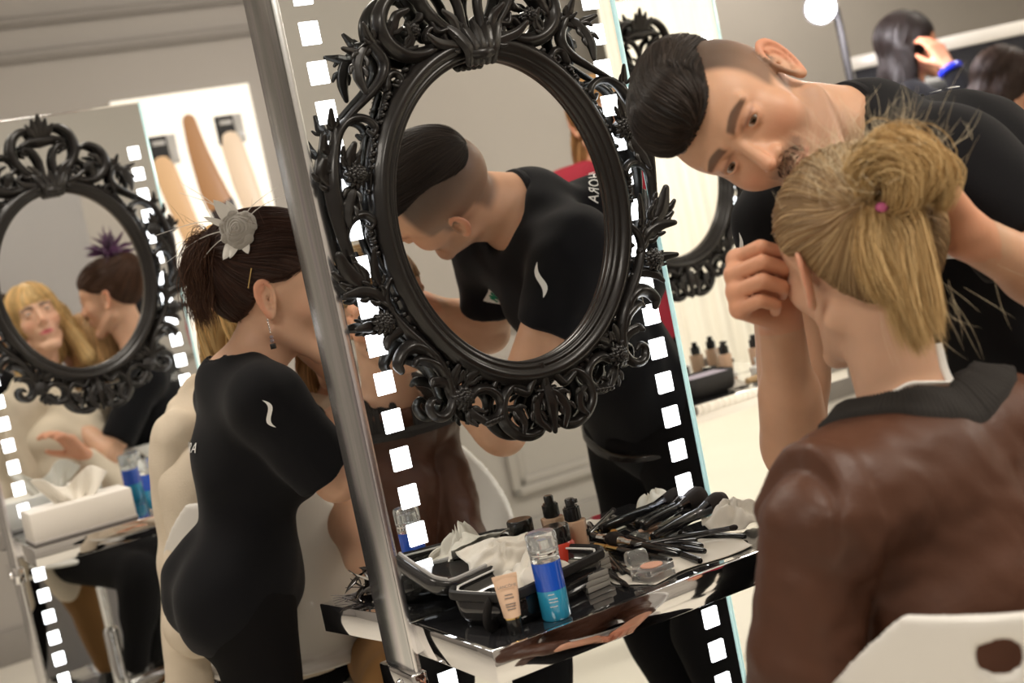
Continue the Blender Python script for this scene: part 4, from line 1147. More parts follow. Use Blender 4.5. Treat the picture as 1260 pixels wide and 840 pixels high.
        m = MB(); Tw = w_of(D, [T+V(0, .010, 0)])[0]
        for dx in ((.004, .036, -.004), (-.020, .038, -.010)):
            c = w_of(D, [T+V(*dx)])[0]; m.ball(c, (.0065, .0065, .0055), 2)
        pts = w_of(D, [T+V(cos(a)*.016, .004+.004*sin(2*a), sin(a)*.014) for a in np.linspace(0, 2*pi, 17)[:-1]])
        m.tube(list(pts), .0032, 8, 1, None, closed=True, sub=2)
        m.build('pink_hair_elastic', mat('pink_elastic', (.55, .12, .28), .6), ob)
    def extras(D, root): shoes(D, root, M_blackp)
    return person('seated blonde woman seen from behind, ponytail with a pink elastic, brown leather jacket', None, J, o, [('j', jacket), ('t', trousers), ('h', hair), ('x', extras)])
MODEL, MODEL_D = add_model()
# ---------------------------------------------------------------- the other people
def pose(base, Fh, h, sit=None, lean=0., HF=None, HU=None, **kw):
    """joint positions of a person of height h over base (x,y), facing Fh"""
    F = nrm(V(Fh[0], Fh[1], 0)); S = nrm(np.cross(UP, F)); b = V(base[0], base[1], 0); k = h/1.7     # S = person's left
    pz = (.93*k if sit is None else sit)
    up = nrm(UP+F*lean); pel = b+UP*pz
    J = dict(pelvis=pel, nb=pel+up*.52*k)
    m = pel+up*.485*k; J['shL'] = m+S*.165*k; J['shR'] = m-S*.165*k
    for q, s in (('L', 1), ('R', -1)):
        sh = J['sh'+q]; J['el'+q] = sh+S*s*.05*k-UP*.27*k; J['wr'+q] = J['el'+q]+F*.12*k-UP*.20*k
        J['hp'+q] = pel+S*s*.085*k-UP*.05*k
        if sit is None: J['kn'+q] = b+S*s*.09*k+UP*.50*k+F*.02; J['an'+q] = b+S*s*.09*k+UP*.08
        else: J['kn'+q] = J['hp'+q]+F*.42*k+UP*.02; J['an'+q] = J['kn'+q]+UP*(-min(.42*k, sit-.12))+F*.02
    J['hc'] = J['nb']+up*.155*k+F*.035*k; J['HR'] = head_axes(HF if HF is not None else F, HU if HU is not None else UP)
    J.update(kw); return J
def basic_top(D, root, name, m_, off=.012, sl=.7, h=.007, hemz=.08, amp=.004, slr=(.056, .050), nk=.058, seed=1):
    J = D['J']; ax = D['ax']; s = D['o'].get('scale', 1.0); tr = d_off(D['trunk'], off)
    S_ = [d_int(d_cap(J['sh'+k], J['sh'+k]+(J['el'+k]-J['sh'+k])*min(1, sl+.1), slr[0]*s, slr[1]*s), d_plane(J['sh'+k]+(J['el'+k]-J['sh'+k])*min(sl, 1), J['el'+k]-J['sh'+k]), .006) for k in 'LR'] if sl <= 1 else [d_union([d_cap(J['sh'+k], J['el'+k], slr[0]*s, slr[1]*s), d_cap(J['el'+k], J['el'+k]*.12+J['wr'+k]*.88, slr[1]*s, .038*s)], .02) for k in 'LR']
    nd = nrm(J['hc']-J['nb']); nc = d_cap(J['nb']+nd*.035, J['nb']+nd*.25, nk, nk*1.3); hp = J['pelvis']-ax*hemz
    def f(P):
        d = tr(P)
        for g in S_: d = smin(d, g(P), .025)
        d = smax(d, -nc(P), .006)
        return smax(d, (P-F32(hp))@F32(-ax), .006)
    pts = np.array([J[k] for k in ('pelvis', 'shL', 'shR', 'elL', 'elR', 'nb')]+([J['wrL'], J['wrR']] if sl > 1 else []))
    cloth(D, root, name, f, m_, pts.min(0)-.22, pts.max(0)+.16, h, amp, 15, seed); return lambda P: f(P)+fold(P, amp, 15, seed)
def basic_trousers(D, root, name, m_, h=.009, off=.010, seed=2):
    J = D['J']; ax = D['ax']; legs = d_union([d_off(D['legL'], off), d_off(D['legR'], off)], .02); hip = d_off(D['trunk'], off*.6); top = J['pelvis']+ax*.04
    f = lambda P: np.maximum(smin(legs(P), smax(hip(P), (P-F32(top))@F32(ax), .01), .03), .05-P[:, 2])
    pts = np.array([J[k] for k in ('pelvis', 'hpL', 'hpR', 'knL', 'knR', 'anL', 'anR')])
    cloth(D, root, name, f, m_, pts.min(0)-.18, pts.max(0)+.18, h, .003, 11, seed)
def hair_mass(D, root, name, prims, zl, col, n=1500, dirn=None, k=.03, rad=.0009, h=.004, lift=.003, box=.24, var=.5, steps=12, step=.008):
    """prims in head-local space; zl(y)->lowest z of the hair at that depth or None"""
    u = d_union(prims, k)
    def fl(P):
        d = u(P)
        if zl is not None: d = smax(d, (np.interp(P[:, 1], zl[0], zl[1]).astype(np.float32)-P[:, 2])*.8, .008)
        return d
    ob, f = shell_hair(D, root, name, fl, M_hair, col, h, box=box)
    if n:
        q = rng.normal(size=(n, 3))*V(.07, .09, .09)+V(0, .02, .04); q = surf_pts(fl, q)
        if zl is not None: q = q[q[:, 2] > np.interp(q[:, 1], zl[0], zl[1])-.003]
        C = comb(fl, q, dirn, steps, step, 0, lift)+rng.normal(size=(len(q), 1, 3))*.0006
        strands('hair_strands', w_of(D, C.reshape(-1, 3)).reshape(C.shape), rad, M_hair, ob, rcols(np.array(col)*1.5, len(C), var))
    return ob, fl
ZL = ([-.12, -.075, -.05, -.015, .012, .035, .07, .12], [.085, .068, .056, .036, .034, -.012, -.050, -.058])
CAPH = d_ell((0, .010, .048), (.083, .108, .096))
def dir_to(T, wob=.1):
    T = F32(T)
    def f(P, i):
        d = T-P; r = np.linalg.norm(d, axis=1)[:, None]; d = d/(r+1e-6)*np.clip(r/.03, .05, 1); d[:, 2] += wob*np.sin(P[:, 1]*45+P[:, 0]*30); return d
    return f
def dir_down(P, i):
    d = np.zeros_like(P); d[:, 2] = -1; d[:, 0] = P[:, 0]*2+.15*np.sin(P[:, 2]*40+P[:, 1]*50); d[:, 1] = .25; return d
# ---- woman with the feather flower in her hair
def feather(m, base, d, L, w, n, curl=.3, k=10):
    """a soft leaf-like feather with a quill"""
    d = nrm(d); s = nrm(np.cross(d, n)); vs = []; q = []
    for i in range(k+1):
        t = i/k; c = base+d*L*t+nrm(n)*curl*L*t*t; ww = w*(sin(pi*min(1, t*.97+.03))**.7)
        vs += [c-s*ww, c-s*ww*.5+n*.001, c+n*.0015, c+s*ww*.5+n*.001, c+s*ww]
    for i in range(k):
        for j in range(4): a = i*5+j; q.append((a, a+1, a+6, a+5))
    m._add(vs, q)
def add_feather_woman():
    ear_ = V(-.392, 2.380, 1.297)+head_axes(V(.93, .34, -.16), V(.10, .0, 1))@V(-.079, .012, .004)*.98
    F = V(.97, .06, -.22); HR = head_axes(F, V(.12, .0, 1)); hc = ear_-HR@V(-.079, .012, .004)*.98
    J = dict(hc=hc, HR=HR, nb=V(-.462, 2.365, 1.172), pelvis=V(-.515, 2.360, .860), shR=V(-.392, 2.225, 1.135), shL=V(-.500, 2.490, 1.140),
             elR=V(-.320, 2.250, .995), elL=V(-.38, 2.60, 1.02), wrR=V(-.160, 2.400, 1.060), wrL=V(-.22, 2.62, 1.12),
             hpR=V(-.510, 2.290, .80), hpL=V(-.550, 2.43, .80), knR=V(-.525, 2.300, .42), knL=V(-.55, 2.45, .42), anR=V(-.60, 2.28, .09), anL=V(-.62, 2.44, .09))
    o = dict(skin=SK2, hs=.98, scale=.86, w=.79, nk=.80, arm=.95, leg=.84, jaw=.92, aperture=.0040, bust=True, h=.007, hh=.0026, hd=.004, brow=(.05, .03, .02), browh=.003, lips=(.50, .02, .03), lipm=1.0, shade=.4, lash=.9, gaze=V(0, -.9, -.4))
    def top(D, root):
        f = basic_top(D, root, 'black_t_shirt', M_tee, .013, .88, .005, .12, .0050, (.064, .066), .062, 5)
        slash(root, f, D['J']['shR']+V(.005, -.055, -.005), nrm(V(.9, .3, .25)), nrm(V(-.25, -.1, 1)), .048, .008)
        back_text(root, f, V(-.545, 2.355, 1.085), nrm(V(0.1, 1, 0))*-1, UP, 'SEPHORA', .022)
    def hair(D, root):
        T = V(-.02, .105, .075); pr = [CAPH, d_ell((0, .06, .04), (.06, .06, .07)), d_ell((0, .120, .055), (.036, .040, .044)), d_ell((.0, .02, .10), (.07, .09, .05))]
        ob, fl = hair_mass(D, root, 'brown_updo', pr, ZL, (.030, .012, .007), 4200, dir_to(T), .03, .0005, .003, .0035)
        W = lambda a: [T+V(*x) for x in a]
        paths = [W([(0, 0, 0), (.02, .03, .03), (.01, .06, .02), (-.01, .07, -.02), (-.01, .05, -.05)]), W([(0, .01, 0), (-.01, .04, -.02), (-.02, .06, -.06), (-.03, .05, -.11)]),
                 W([(0, 0, 0), (-.03, .03, .02), (-.05, .05, -.01), (-.05, .05, -.05), (-.045, .03, -.08)]), W([(0, .01, -.01), (.01, .05, -.01), (.015, .075, -.05), (.01, .065, -.10), (.0, .05, -.135)]),
                 W([(-.01, 0, -.03), (-.03, .02, -.06), (-.04, .03, -.10), (-.045, .01, -.14)])]
        paths = [[T+(p-T)*V(.9, .48, .80) for p in q] for q in paths]
        C = ribbons(paths, 260, [.004, .007, .009, .009, .009], 8, 18, .6); lt = rng.random((len(C), 1)); cols = np.array((.035, .014, .008))*(1-lt)+np.array((.12, .055, .03))*lt
        strands('loose_curls', w_of(D, C.reshape(-1, 3)).reshape(C.shape), .0005, M_hair, ob, cols)
        R0 = []; k = 8; t = np.linspace(0, 1, k)[:, None]
        for i in range(80):
            b = V(rng.normal()*.04, .03+rng.normal()*.05, .125); d = nrm(rng.normal(size=3)*.6+V(0, .4, .5)); R0.append(b+d*t*.03+rng.normal(size=3)*.012*t*t)
        R0 = np.array(R0); strands('flyaway_hairs', w_of(D, R0.reshape(-1, 3)).reshape(R0.shape), .0003, M_hair, ob, rcols((.10, .05, .03), len(R0), .2))
        m = MB(); a = w_of(D, [V(-.086, .035, .055)])[0]; b = w_of(D, [V(-.086, .040, .022)])[0]; m.tube([a, (a+b)/2+V(0, -.001, 0), b], .0011, 6); m.build('gold_hairpin', M_gold, ob)
    def face(D, root):
        e = w_of(D, [V(-.088, .008, -.030)])[0]; m = MB()
        for i in range(6): m.ball(e-UP*(.004*i), (.0016, .0016, .0022), 1)
        er = m.build('earring', M_chrome, root)
        m = MB(); m.ball(e-UP*.028, .0035, 1); m.ball(e-UP*.034, .004, 1); m.build('earring_bead', mat('smoke_glass', (.5, .45, .5), .1, trans=.6), er)
        m = MB(); c = e-UP*.043; m.box(c-.0045, c+.0045, .001); m.build('earring_cube', M_blackp, er)
        nb = D['J']['nb']; m = MB(); fr = D['front']; sd = D['side']
        m.tube([nb+sd*cos(t)*.046+fr*(.006+sin(t)*.046)+UP*(.026-.016*sin(t)) for t in np.linspace(-pi, pi, 21)[:-1]], .0009, 5, closed=True, sub=2); m.build('thin_necklace', M_chrome, root)
    root, D = person('dark-haired woman in a black t-shirt with a grey flower in her hair, facing right', None, J, o, [('t', top), ('p', lambda D, r: basic_trousers(D, r, 'black_trousers', M_trouser, .008)), ('h', hair), ('f', face), ('s', lambda D, r: shoes(D, r, M_blackp))])
    # flower clip with feathers: lifted away it comes off the hair
    M_fl = mat('grey_tulle', (.30, .28, .25), .8, sheen=.4, bump=.4, bscale=900); M_fe = mat('white_feather', (.66, .64, .60), .8, bump=.3, bscale=800)
    c = w_of(D, [V(-.066, .056, .116)])[0]
    clip = empty('flower_hair_clip', tuple(c), 0, 'grey rosette hair clip with white feathers on the dark-haired woman', 'hair clip')
    n = nrm(V(-.15, -1, .25)); e1 = nrm(np.cross(UP, n)); e2 = np.cross(n, e1)
    m = MB()
    for i in range(5):
        r = .026-.0048*i; pts = [c+n*(.008+.0028*i)+(e1*cos(a)+e2*sin(a))*r*(1+.12*sin(3*a+i)) for a in np.linspace(0, 2*pi, 15)[:-1]]
        m.tube(pts, .0042-.0003*i, 8, 1.5, n, .15, 3, 3, True)
    for i in range(7):
        a = i*.9; m.ball(c+n*.010+(e1*cos(a)+e2*sin(a))*.024, (.009, .006, .009), 2)
    m.ball(c+n*.018, .007, 2)
    m.build('rosette', M_fl, clip)
    for (dx, dz, L_, w_, cu) in ((-.55, -.8, .055, .010, .1), (.25, -.95, .045, .009, .1), (-.35, -.9, .050, .008, .2), (-.5, .9, .060, .012, .3), (-.9, .5, .055, .006, .4), (-.2, 1, .050, .010, .2)):
        m = MB(); feather(m, c+n*.006, e1*dx+e2*dz, L_, w_, n, cu); o_ = m.build('feather', M_fe, clip)
    m = MB()
    for (a, L_, bx) in ((1.95, .11, .5), (2.4, .12, .7), (1.2, .08, -.6), (.9, .09, -.5), (2.9, .12, .5), (3.3, .09, .4), (2.1, .13, .2)):
        d = e1*cos(a)+e2*sin(a); s = e1*-sin(a)+e2*cos(a); m.tube([c+n*.005+d*L_*t+s*bx*L_*t*t for t in (0, .3, .6, 1)], [.0009, .0008, .0006, .0003], 5)
    m.build('quill_wisps', M_fe, clip)
    return D
FW = add_feather_woman()
# ---- her client, seated behind the middle station
def add_client():
    F = V(.485, -.875, 0); J = dict(hc=V(-.325, 2.74, 1.195), HR=head_axes(V(-.15, -.95, .12), V(.05, .05, 1)), nb=V(-.345, 2.775, 1.05), pelvis=V(-.250, 2.75, .60),
             shR=V(-.425, 2.69, 1.015), shL=V(-.195, 2.825, 1.015), elR=V(-.335, 2.485, .815), elL=V(-.02, 2.72, .78), wrR=V(-.18, 2.42, .80), wrL=V(-.02, 2.50, .75),
             hpR=V(-.340, 2.70, .57), hpL=V(-.20, 2.78, .57), knR=V(-.300, 2.36, .60), knL=V(-.10, 2.40, .60), anR=V(-.24, 2.40, .14), anL=V(-.06, 2.46, .14))
    o = dict(skin=SK2, hs=.93, scale=.92, w=.85, nk=.85, arm=.9, leg=.95, jaw=.92, aperture=.003, h=.008, hh=.004, hd=.005, lips=(.5, .2, .18))
    def hair(D, root):
        pr = [CAPH, d_cap((-.075, .03, 0), (-.085, .0, -.17), .028, .020), d_cap((.075, .03, 0), (.08, .02, -.17), .028, .020), d_ell((0, .07, -.03), (.07, .05, .09))]
        zl = ([-.12, -.06, -.02, .03, .12], [.07, .02, -.24, -.24, -.24])
        hair_mass(D, root, 'long_blonde_hair', pr, zl, (.36, .22, .10), 1500, dir_down, .02, .0010, .004)
    root, D = person('seated woman in a cream shirt and ochre trousers, mostly hidden behind the middle mirror station', None, J, o,
        [('t', lambda D, r: basic_top(D, r, 'cream_shirt', M_cream, .014, .62, .006, .06, .006, (.070, .066), .060, 3)), ('p', lambda D, r: basic_trousers(D, r, 'ochre_trousers', M_ochre, .007, .022, 8)), ('h', hair), ('s', lambda D, r: shoes(D, r, M_blackp))])
    return D
CL = add_client()
# ---- two people seen in the left mirror; they stand beside that mirror, behind the woman with the flower
def refL(p): p = np.asarray(p, float); return p-2*((p@-DB)+LEFTS[1])*(-DB)
def refv(v): v = np.asarray(v, float); return v-2*(v@DB)*DB
def mirror_pose(Jv, F, U):
    J = {}
    for k, v in Jv.items():
        k2 = k[:-1]+('R' if k[-1] == 'L' else 'L') if k[:2] in ('sh', 'el', 'wr', 'hp', 'kn', 'an') else k
        J[k2] = refL(v)
    J['HR'] = head_axes(refv(F), refv(U)); return J
def add_brunette():
    Y = 4.50; A_ = lambda x, y, dY=0: at(x, y, Y+dY)
    Jv = dict(hc=A_(136, 370), nb=A_(172, 432), pelvis=A_(225, 640), shL=A_(178, 470, -.14), shR=A_(196, 455, .16), elL=A_(135, 560, -.22), elR=A_(120, 500, .2), wrL=A_(75, 500, -.1), wrR=A_(50, 440, .1),
              hpL=A_(220, 660, -.07), hpR=A_(235, 655, .08), knL=A_(225, 760, -.07), knR=A_(245, 760, .08), anL=A_(240, 880, -.07), anR=A_(260, 875, .08))
    zz = refL(Jv['anL'])[2]
    for k in ('anL', 'anR'): Jv[k][2] = .09
    J = mirror_pose(Jv, V(-.96, .1, -.15), V(-.1, 0, 1))
    o = dict(skin=SK2, hs=.94, scale=.9, w=.9, nk=.85, arm=.9, leg=.9, jaw=.92, aperture=.003, bust=True, h=.009, hh=.004, hd=.005, lips=(.5, .15, .15))
    def top(D, root):
        f = basic_top(D, root, 'black_t_shirt', M_tee, .012, .8, .008, .08, .004, (.062, .058), .062, 6)
        D['tf'] = f
        back_text(root, f, D['J']['nb']-D['ax']*.10-D['front']*.13, nrm(np.cross(D['ax'], -D['front'])), D['ax'], 'SEPHORA', .036)
    def hair(D, root):
        pr = [CAPH, d_ell((0, .06, .05), (.06, .06, .07)), d_ell((0, .095, .085), (.045, .04, .045))]
        ob, fl = hair_mass(D, root, 'dark_brown_bun', pr, ZL, (.045, .020, .010), 1200, dir_to((0, .10, .09)), .03, .001, .004)
    root, D = person('brown-haired woman in black with a purple feather hairpiece, seen in the left mirror', None, J, o, [('t', top), ('p', lambda D, r: basic_trousers(D, r, 'black_trousers', M_trouser, .010)), ('h', hair), ('s', lambda D, r: shoes(D, r, M_blackp))])
    c = w_of(D, [V(0, .060, .150)])[0]; hp = empty('feather_hairpiece', tuple(c), 0, 'purple feather hairpiece on the brown-haired woman beside the left mirror', 'hairpiece')
    Mp = mat('purple_feather', (.075, .018, .075), .8, sheen=.3); m = MB()
    for i in range(90):
        d = nrm(rng.normal(size=3)+V(0, 0, .3)); feather(m, c, d, .045+.04*rng.random(), .006, nrm(np.cross(d, rng.normal(size=3))), .3, 5)
    m.ball(c, .03, 2); m.build('purple_feathers', Mp, hp)
add_brunette()
def add_blonde_client():
    Y = 4.44; A_ = lambda x, y, dY=0: at(x, y, Y+dY)
    Jv = dict(hc=A_(46, 400), nb=A_(52, 474, .0), pelvis=A_(108, 655, -.05), shL=A_(108, 530, -.06), shR=A_(8, 548, -.08), elL=A_(150, 600, -.15), elR=A_(8, 650, -.1), wrL=A_(105, 560, -.22), wrR=A_(72, 612, -.22),
              hpL=A_(125, 668, -.08), hpR=A_(95, 688, -.12), knL=A_(196, 685, -.30), knR=A_(172, 705, -.38), anL=A_(186, 800, -.28), anR=A_(168, 815, -.38))
    J = mirror_pose(Jv, V(.42, -.88, .22), V(-.22, .1, 1))
    o = dict(skin=SK2, hs=.93, scale=.92, w=.85, nk=.85, arm=.9, leg=.85, jaw=.92, aperture=.0030, h=.009, hh=.0035, hd=.005, lips=(.55, .12, .14), lipm=1.)
    def hair(D, root):
        pr = [d_ell((0, .015, .052), (.088, .108, .100)), d_cap((-.080, .02, .02), (-.105, .0, -.16), .030, .028), d_cap((.080, .02, .02), (.105, .0, -.18), .030, .028), d_ell((0, .07, -.04), (.08, .05, .10))]
        zl = ([-.12, -.06, -.02, .03, .12], [.075, .03, -.26, -.26, -.26])
        hair_mass(D, root, 'long_wavy_blonde_hair', pr, zl, (.50, .34, .15), 1500, dir_down, .02, .0011, .004)
    person('seated long-haired blonde woman in a cream jacket, her face seen in the left mirror', None, J, o,
        [('t', lambda D, r: basic_top(D, r, 'beige_jacket', M_cream, .018, 1.1, .008, .05, .007, (.066, .060), .07, 7)), ('p', lambda D, r: basic_trousers(D, r, 'black_trousers', M_trouser, .010)), ('h', hair), ('s', lambda D, r: shoes(D, r, M_blackp))])
    ch = J['pelvis']; return J
BLC = add_blonde_client()
# ---- two women far behind at the right, and a woman in red seen only in the mirror
def far_woman(label, px, Y, Fh, HF, col, hairlow, kw, h=1.66, top=M_tee, tn='black_top', long=True):
    c = at(px[0], px[1], Y); F = nrm(V(*Fh, 0)); base = c-F*.04
    J = pose(base, Fh, h, HF=V(*HF)); dz = c[2]-J['hc'][2]; 
    for k in ('hc', 'nb', 'shL', 'shR', 'elL', 'elR', 'wrL', 'wrR', 'pelvis', 'hpL', 'hpR'): J[k] = J[k]+UP*dz
    J.update({k: f(J) for k, f in kw.items()})
    o = dict(skin=SK3, hs=.98, scale=.95, w=.9, nk=.85, arm=.9, leg=.9, jaw=.92, h=.011, hh=.005, hd=.006, bust=True, lips=(.4, .15, .13))
    def hair(D, root):
        pr = [d_ell((0, .018, .050), (.088, .110, .100))]
        if long: pr += [d_ell((0, .07, hairlow*.5), (.088, .060, -hairlow*.62)), d_cap((-.07, .03, 0), (-.08, .03, hairlow), .035, .030), d_cap((.07, .03, 0), (.08, .03, hairlow), .035, .030)]
        zl = ([-.12, -.06, -.03, .03, .12], [.075, .035, hairlow-.05, hairlow-.05, hairlow-.05]) if long else ZL
        hair_mass(D, root, 'long_dark_hair' if long else 'hair', pr, zl, col, 900, dir_down, .025, .0013, .005, box=.34)
    return person(label, None, J, o, [('t', lambda D, r: basic_top(D, r, tn, top, .014, 1.1, .010, .08, .005, (.064, .058), .06, 9)), ('p', lambda D, r: basic_trousers(D, r, 'dark_trousers', M_trouser, .013)), ('h', hair), ('s', lambda D, r: shoes(D, r, M_blackp))])
def w1arm(J): return {}
R1, D1 = far_woman('long-haired woman in black far behind, hand raised to her ear with a blue bracelet', (1122, 62), 5.2, (.9, -.2), (.98, -.1, -.05), (.010, .006, .005), -.26,
    dict(elR=lambda J: J['shR']+V(.20, -.10, -.12), wrR=lambda J: J['hc']+V(.07, -.16, -.085)))
m = MB(); w_ = D1['J']['wrR']; d_ = nrm(D1['J']['elR']-w_); e1 = nrm(np.cross(d_, UP)); e2 = np.cross(d_, e1)
m.tube([w_+d_*.02+(e1*cos(a)+e2*sin(a))*.034 for a in np.linspace(0, 2*pi, 13)[:-1]], .012, 8, closed=True)
tag(m.build('bracelet', mat('blue_bead', (.02, .04, .75), .15, coat=.5)), 'bright blue bracelet on the wrist of the long-haired woman far behind', 'bracelet')
far_woman('brown-haired woman at the far right edge, her head bowed beside the dark screen', (1238, 112), 4.7, (.85, .2), (.85, .1, -.45), (.022, .010, .006), -.22, dict(elR=lambda J: J['shR']+V(.16, -.08, -.20)))
Jr = ab(2.40, .02, 0)
M_red = mat('crimson_cotton', (.30, .012, .03), .8)
def red_woman():
    F = -DA*.3+DB*.9; J = pose(Jr, F, 1.66, HF=F); o = dict(skin=SK3, hs=1., scale=.97, w=.95, h=.012, hh=.005, hd=.006, bust=True)
    def hair(D, root):
        hair_mass(D, root, 'copper_blonde_hair', [d_ell((0, .018, .050), (.088, .110, .100)), d_ell((0, .07, -.08), (.085, .055, .13))], ([-.12, -.06, -.03, .03, .12], [.075, .035, -.2, -.2, -.2]), (.30, .16, .06), 700, dir_down, .025, .0013, .005)
    person('copper-blonde woman in a red top, seen only in the middle mirror', None, J, o, [('t', lambda D, r: basic_top(D, r, 'red_top', M_red, .014, 1.1, .010, .08, .005, (.064, .058), .06, 4)), ('p', lambda D, r: basic_trousers(D, r, 'dark_trousers', M_trouser, .013)), ('h', hair), ('s', lambda D, r: shoes(D, r, M_blackp))])
red_woman()
# ---------------------------------------------------------------- chairs
def make_chair(c, face, seat, label, hx=0.):
    """white tub chair on a chrome gas-lift and five-star base"""
    F = nrm(V(face[0], face[1], 0)); rz = math.atan2(F[1], F[0])+pi/2
    root = empty('swivel_chair', (c[0], c[1], 0), rz, label, 'chair', 'white swivel tub chairs')
    kw = dict(parent=root, world=False)
    R0 = V(0, 0, seat)      # local: back is +y
    def shell(P):
        q = P-F32((0, .02, seat+.36)); a = d_ell((0, 0, 0), (.250, .262, .42))(q)
        d = np.abs(a)-.006
        rim = seat+.37-np.maximum(0, .14-P[:, 1])*.80-np.maximum(0, -.08-P[:, 1])*.5
        d = smax(d, (P[:, 2]-rim)*.75, .006)
        d = smax(d, (seat+.0)-P[:, 2], .004)
        bot = d_ell((0, .0, seat+.012), (.205, .215, .022))(P); d = smin(d, bot, .02)
        hole = np.sqrt((P[:, 0]-hx)**2+(P[:, 2]-(seat+.330))**2)-.015
        h2 = np.where(P[:, 1] > 0, hole, 1); return smax(d, -h2, .003)
    sdf_mesh('tub_shell', shell, [(V(-.3, -.3, seat-.03), V(.3, .33, seat+.42), .0055)], M_white, root, world=False)
    m = MB(); m.lathe([(.0, seat-.012), (.10, seat-.012), (.10, seat-.002), (0, seat-.002)], 24); m.lathe([(.024, .10), (.024, .34), (.020, .345), (.014, .35), (.014, seat-.01)], 16); m.build('gas_lift', M_chrome, **kw)
    m = MB(); m.tube([V(.03, .02, seat-.03), V(.16, .06, seat-.04), V(.21, .07, seat-.035)], [.006, .006, .010], 8); m.build('height_lever', M_chrome, **kw)
    lg = None
    for i in range(5):
        a = 2*pi*i/5
        if lg is None:
            m = MB(); m.tube([V(0, 0, .12), V(.12, 0, .105), V(.27, 0, .065)], [.026, .020, .013], 10, .7, V(0, 0, 1)); lg = m.build('base_leg', M_chrome, **kw)
            m = MB(); m.lathe([(.0, -.012), (.024, -.012), (.027, -.006), (.027, .006), (.024, .012), (0, .012)], 18, frame_mat(V(.27, -.014, .028), V(0, 0, 1), V(1, 0, 0), V(0, 1, 0))); m.lathe([(.0, -.010), (.024, -.010), (.027, 0), (.024, .010), (0, .010)], 18, frame_mat(V(.27, .014, .028), V(0, 0, 1), V(1, 0, 0), V(0, 1, 0)))
            cs = m.build('castor', M_blackp, **kw)
        else:
            o = lg.copy(); COL.objects.link(o); o.rotation_euler = (0, 0, a); o = cs.copy(); COL.objects.link(o); o.rotation_euler = (0, 0, a)
    return root
make_chair(V(.448, 1.435), V(-.36, .93, 0), .570, 'white tub chair with a round hole in its back, under the woman in brown leather', .178)
make_chair(V(-.262, 2.765), -DB, .525, 'white tub chair under the woman in the cream shirt and ochre trousers', -.05)
_p = BLC['pelvis']; make_chair(V(_p[0], _p[1]), refv(V(.42, -.88, 0)), _p[2]-.06, 'white tub chair at the left mirror, under the woman in the cream jacket')

# cream coat draped over the back of the left chair
cA, cB, cC = at(218, 540, 2.66), at(224, 690, 2.66), at(232, 838, 2.66); cD = V(cC[0], cC[1], .50)
rt_ = nrm(V(1, .25, 0))
slv = d_union([d_cap(cA, cB, .052, .044), d_cap(cB, cC, .044, .040), d_cap(cC, cD, .041, .043)], .02); bod = d_union([d_ell(cA+rt_*.10+V(0, .03, -.05), (.10, .03, .06)), d_ell(cB+rt_*.09+V(0, .05, -.02), (.11, .028, .36)), d_cap(cA+V(0, .03, .01), cA+rt_*.16+V(0, .05, .03), .040, .035)], .04)
ct = empty('coat', (cD[0], cD[1], 0), 0, 'cream coat hanging over the white chair at the left, buttoned cuff showing', 'coat')
fC = lambda P: np.maximum(smin(slv(P), bod(P), .018)+fold(P*F32((1, 1, .35)), .006, 26, 3)+.0016*np.exp(-((P[:, 2]-cC[2]-.025)/.003)**2), .42-P[:, 2])
sdf_mesh('coat_cloth', fC, [(V(cA[0]-.15, cA[1]-.2, .38), V(cA[0]+.5, cA[1]+.3, 1.2), .006)], M_cream, ct, smooth_it=2)
m = MB(); q = project([cC+V(-.0, 0, .0)], fC, V(0, -1, 0), .001)[0]; m.lathe([(0, -.002), (.007, -.002), (.0085, 0), (.007, .003), (0, .002)], 18, frame_mat(q, V(1, 0, 0), UP, V(0, -1, 0))); m.build('button', mat('horn_button', (.20, .13, .08), .4), ct)
# ---------------------------------------------------------------- wall things
def wall_pt(a, z, off=.0): return ab(a, B1-off, z)
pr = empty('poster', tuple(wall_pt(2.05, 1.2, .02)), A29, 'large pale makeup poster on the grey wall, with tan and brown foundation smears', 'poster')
m = MB(); abbox(m, 1.66, 2.275, B1-.03, B1-.004, .98, 2.155, .004); m.build('panel', mat('poster_glow', (.86, .82, .74), .5, emit=(1, .94, .82), es=.48), pr)  # glow added in place of light falling on the poster
def smear(name, pts, r, col, d=.004, rough=.3):
    m = MB(); m.tube([wall_pt(a, z, .031) for a, z in pts], r, 18, .12, DB, 0, 4, 5, rnd=True); m.build(name, mat(name, col, rough, bump=.2, bscale=20), pr)
smear('brown_smear', [(1.975, 2.03), (1.985, 1.90), (2.01, 1.74), (2.03, 1.66)], [.030, .042, .058, .062], (.42, .22, .10))
smear('dark_smear', [(2.035, 1.66), (2.05, 1.56), (2.06, 1.42)], [.060, .058, .04], (.035, .03, .03))
smear('tan_smear', [(1.82, 1.86), (1.85, 1.70), (1.90, 1.45)], [.05, .050, .045], (.72, .47, .26))
smear('beige_smear', [(2.14, 1.92), (2.16, 1.74), (2.18, 1.60)], [.050, .055, .05], (.82, .66, .50))
for (a0, z0) in ((1.775, 1.86), (2.085, 1.905)):
    m = MB(); abbox(m, a0, a0+.085, B1-.034, B1-.029, z0, z0+.125, .002); b_ = m.build('black_cap_print', M_blackm, pr)
    m = MB(); abbox(m, a0+.085, a0+.125, B1-.034, B1-.029, z0, z0+.125, .002); abbox(m, a0+.02, a0+.075, B1-.036, B1-.033, z0+.085, z0+.105, .001); m.build('grey_gloss_print', mat('gloss_grey', (.45, .44, .42), .2), pr)
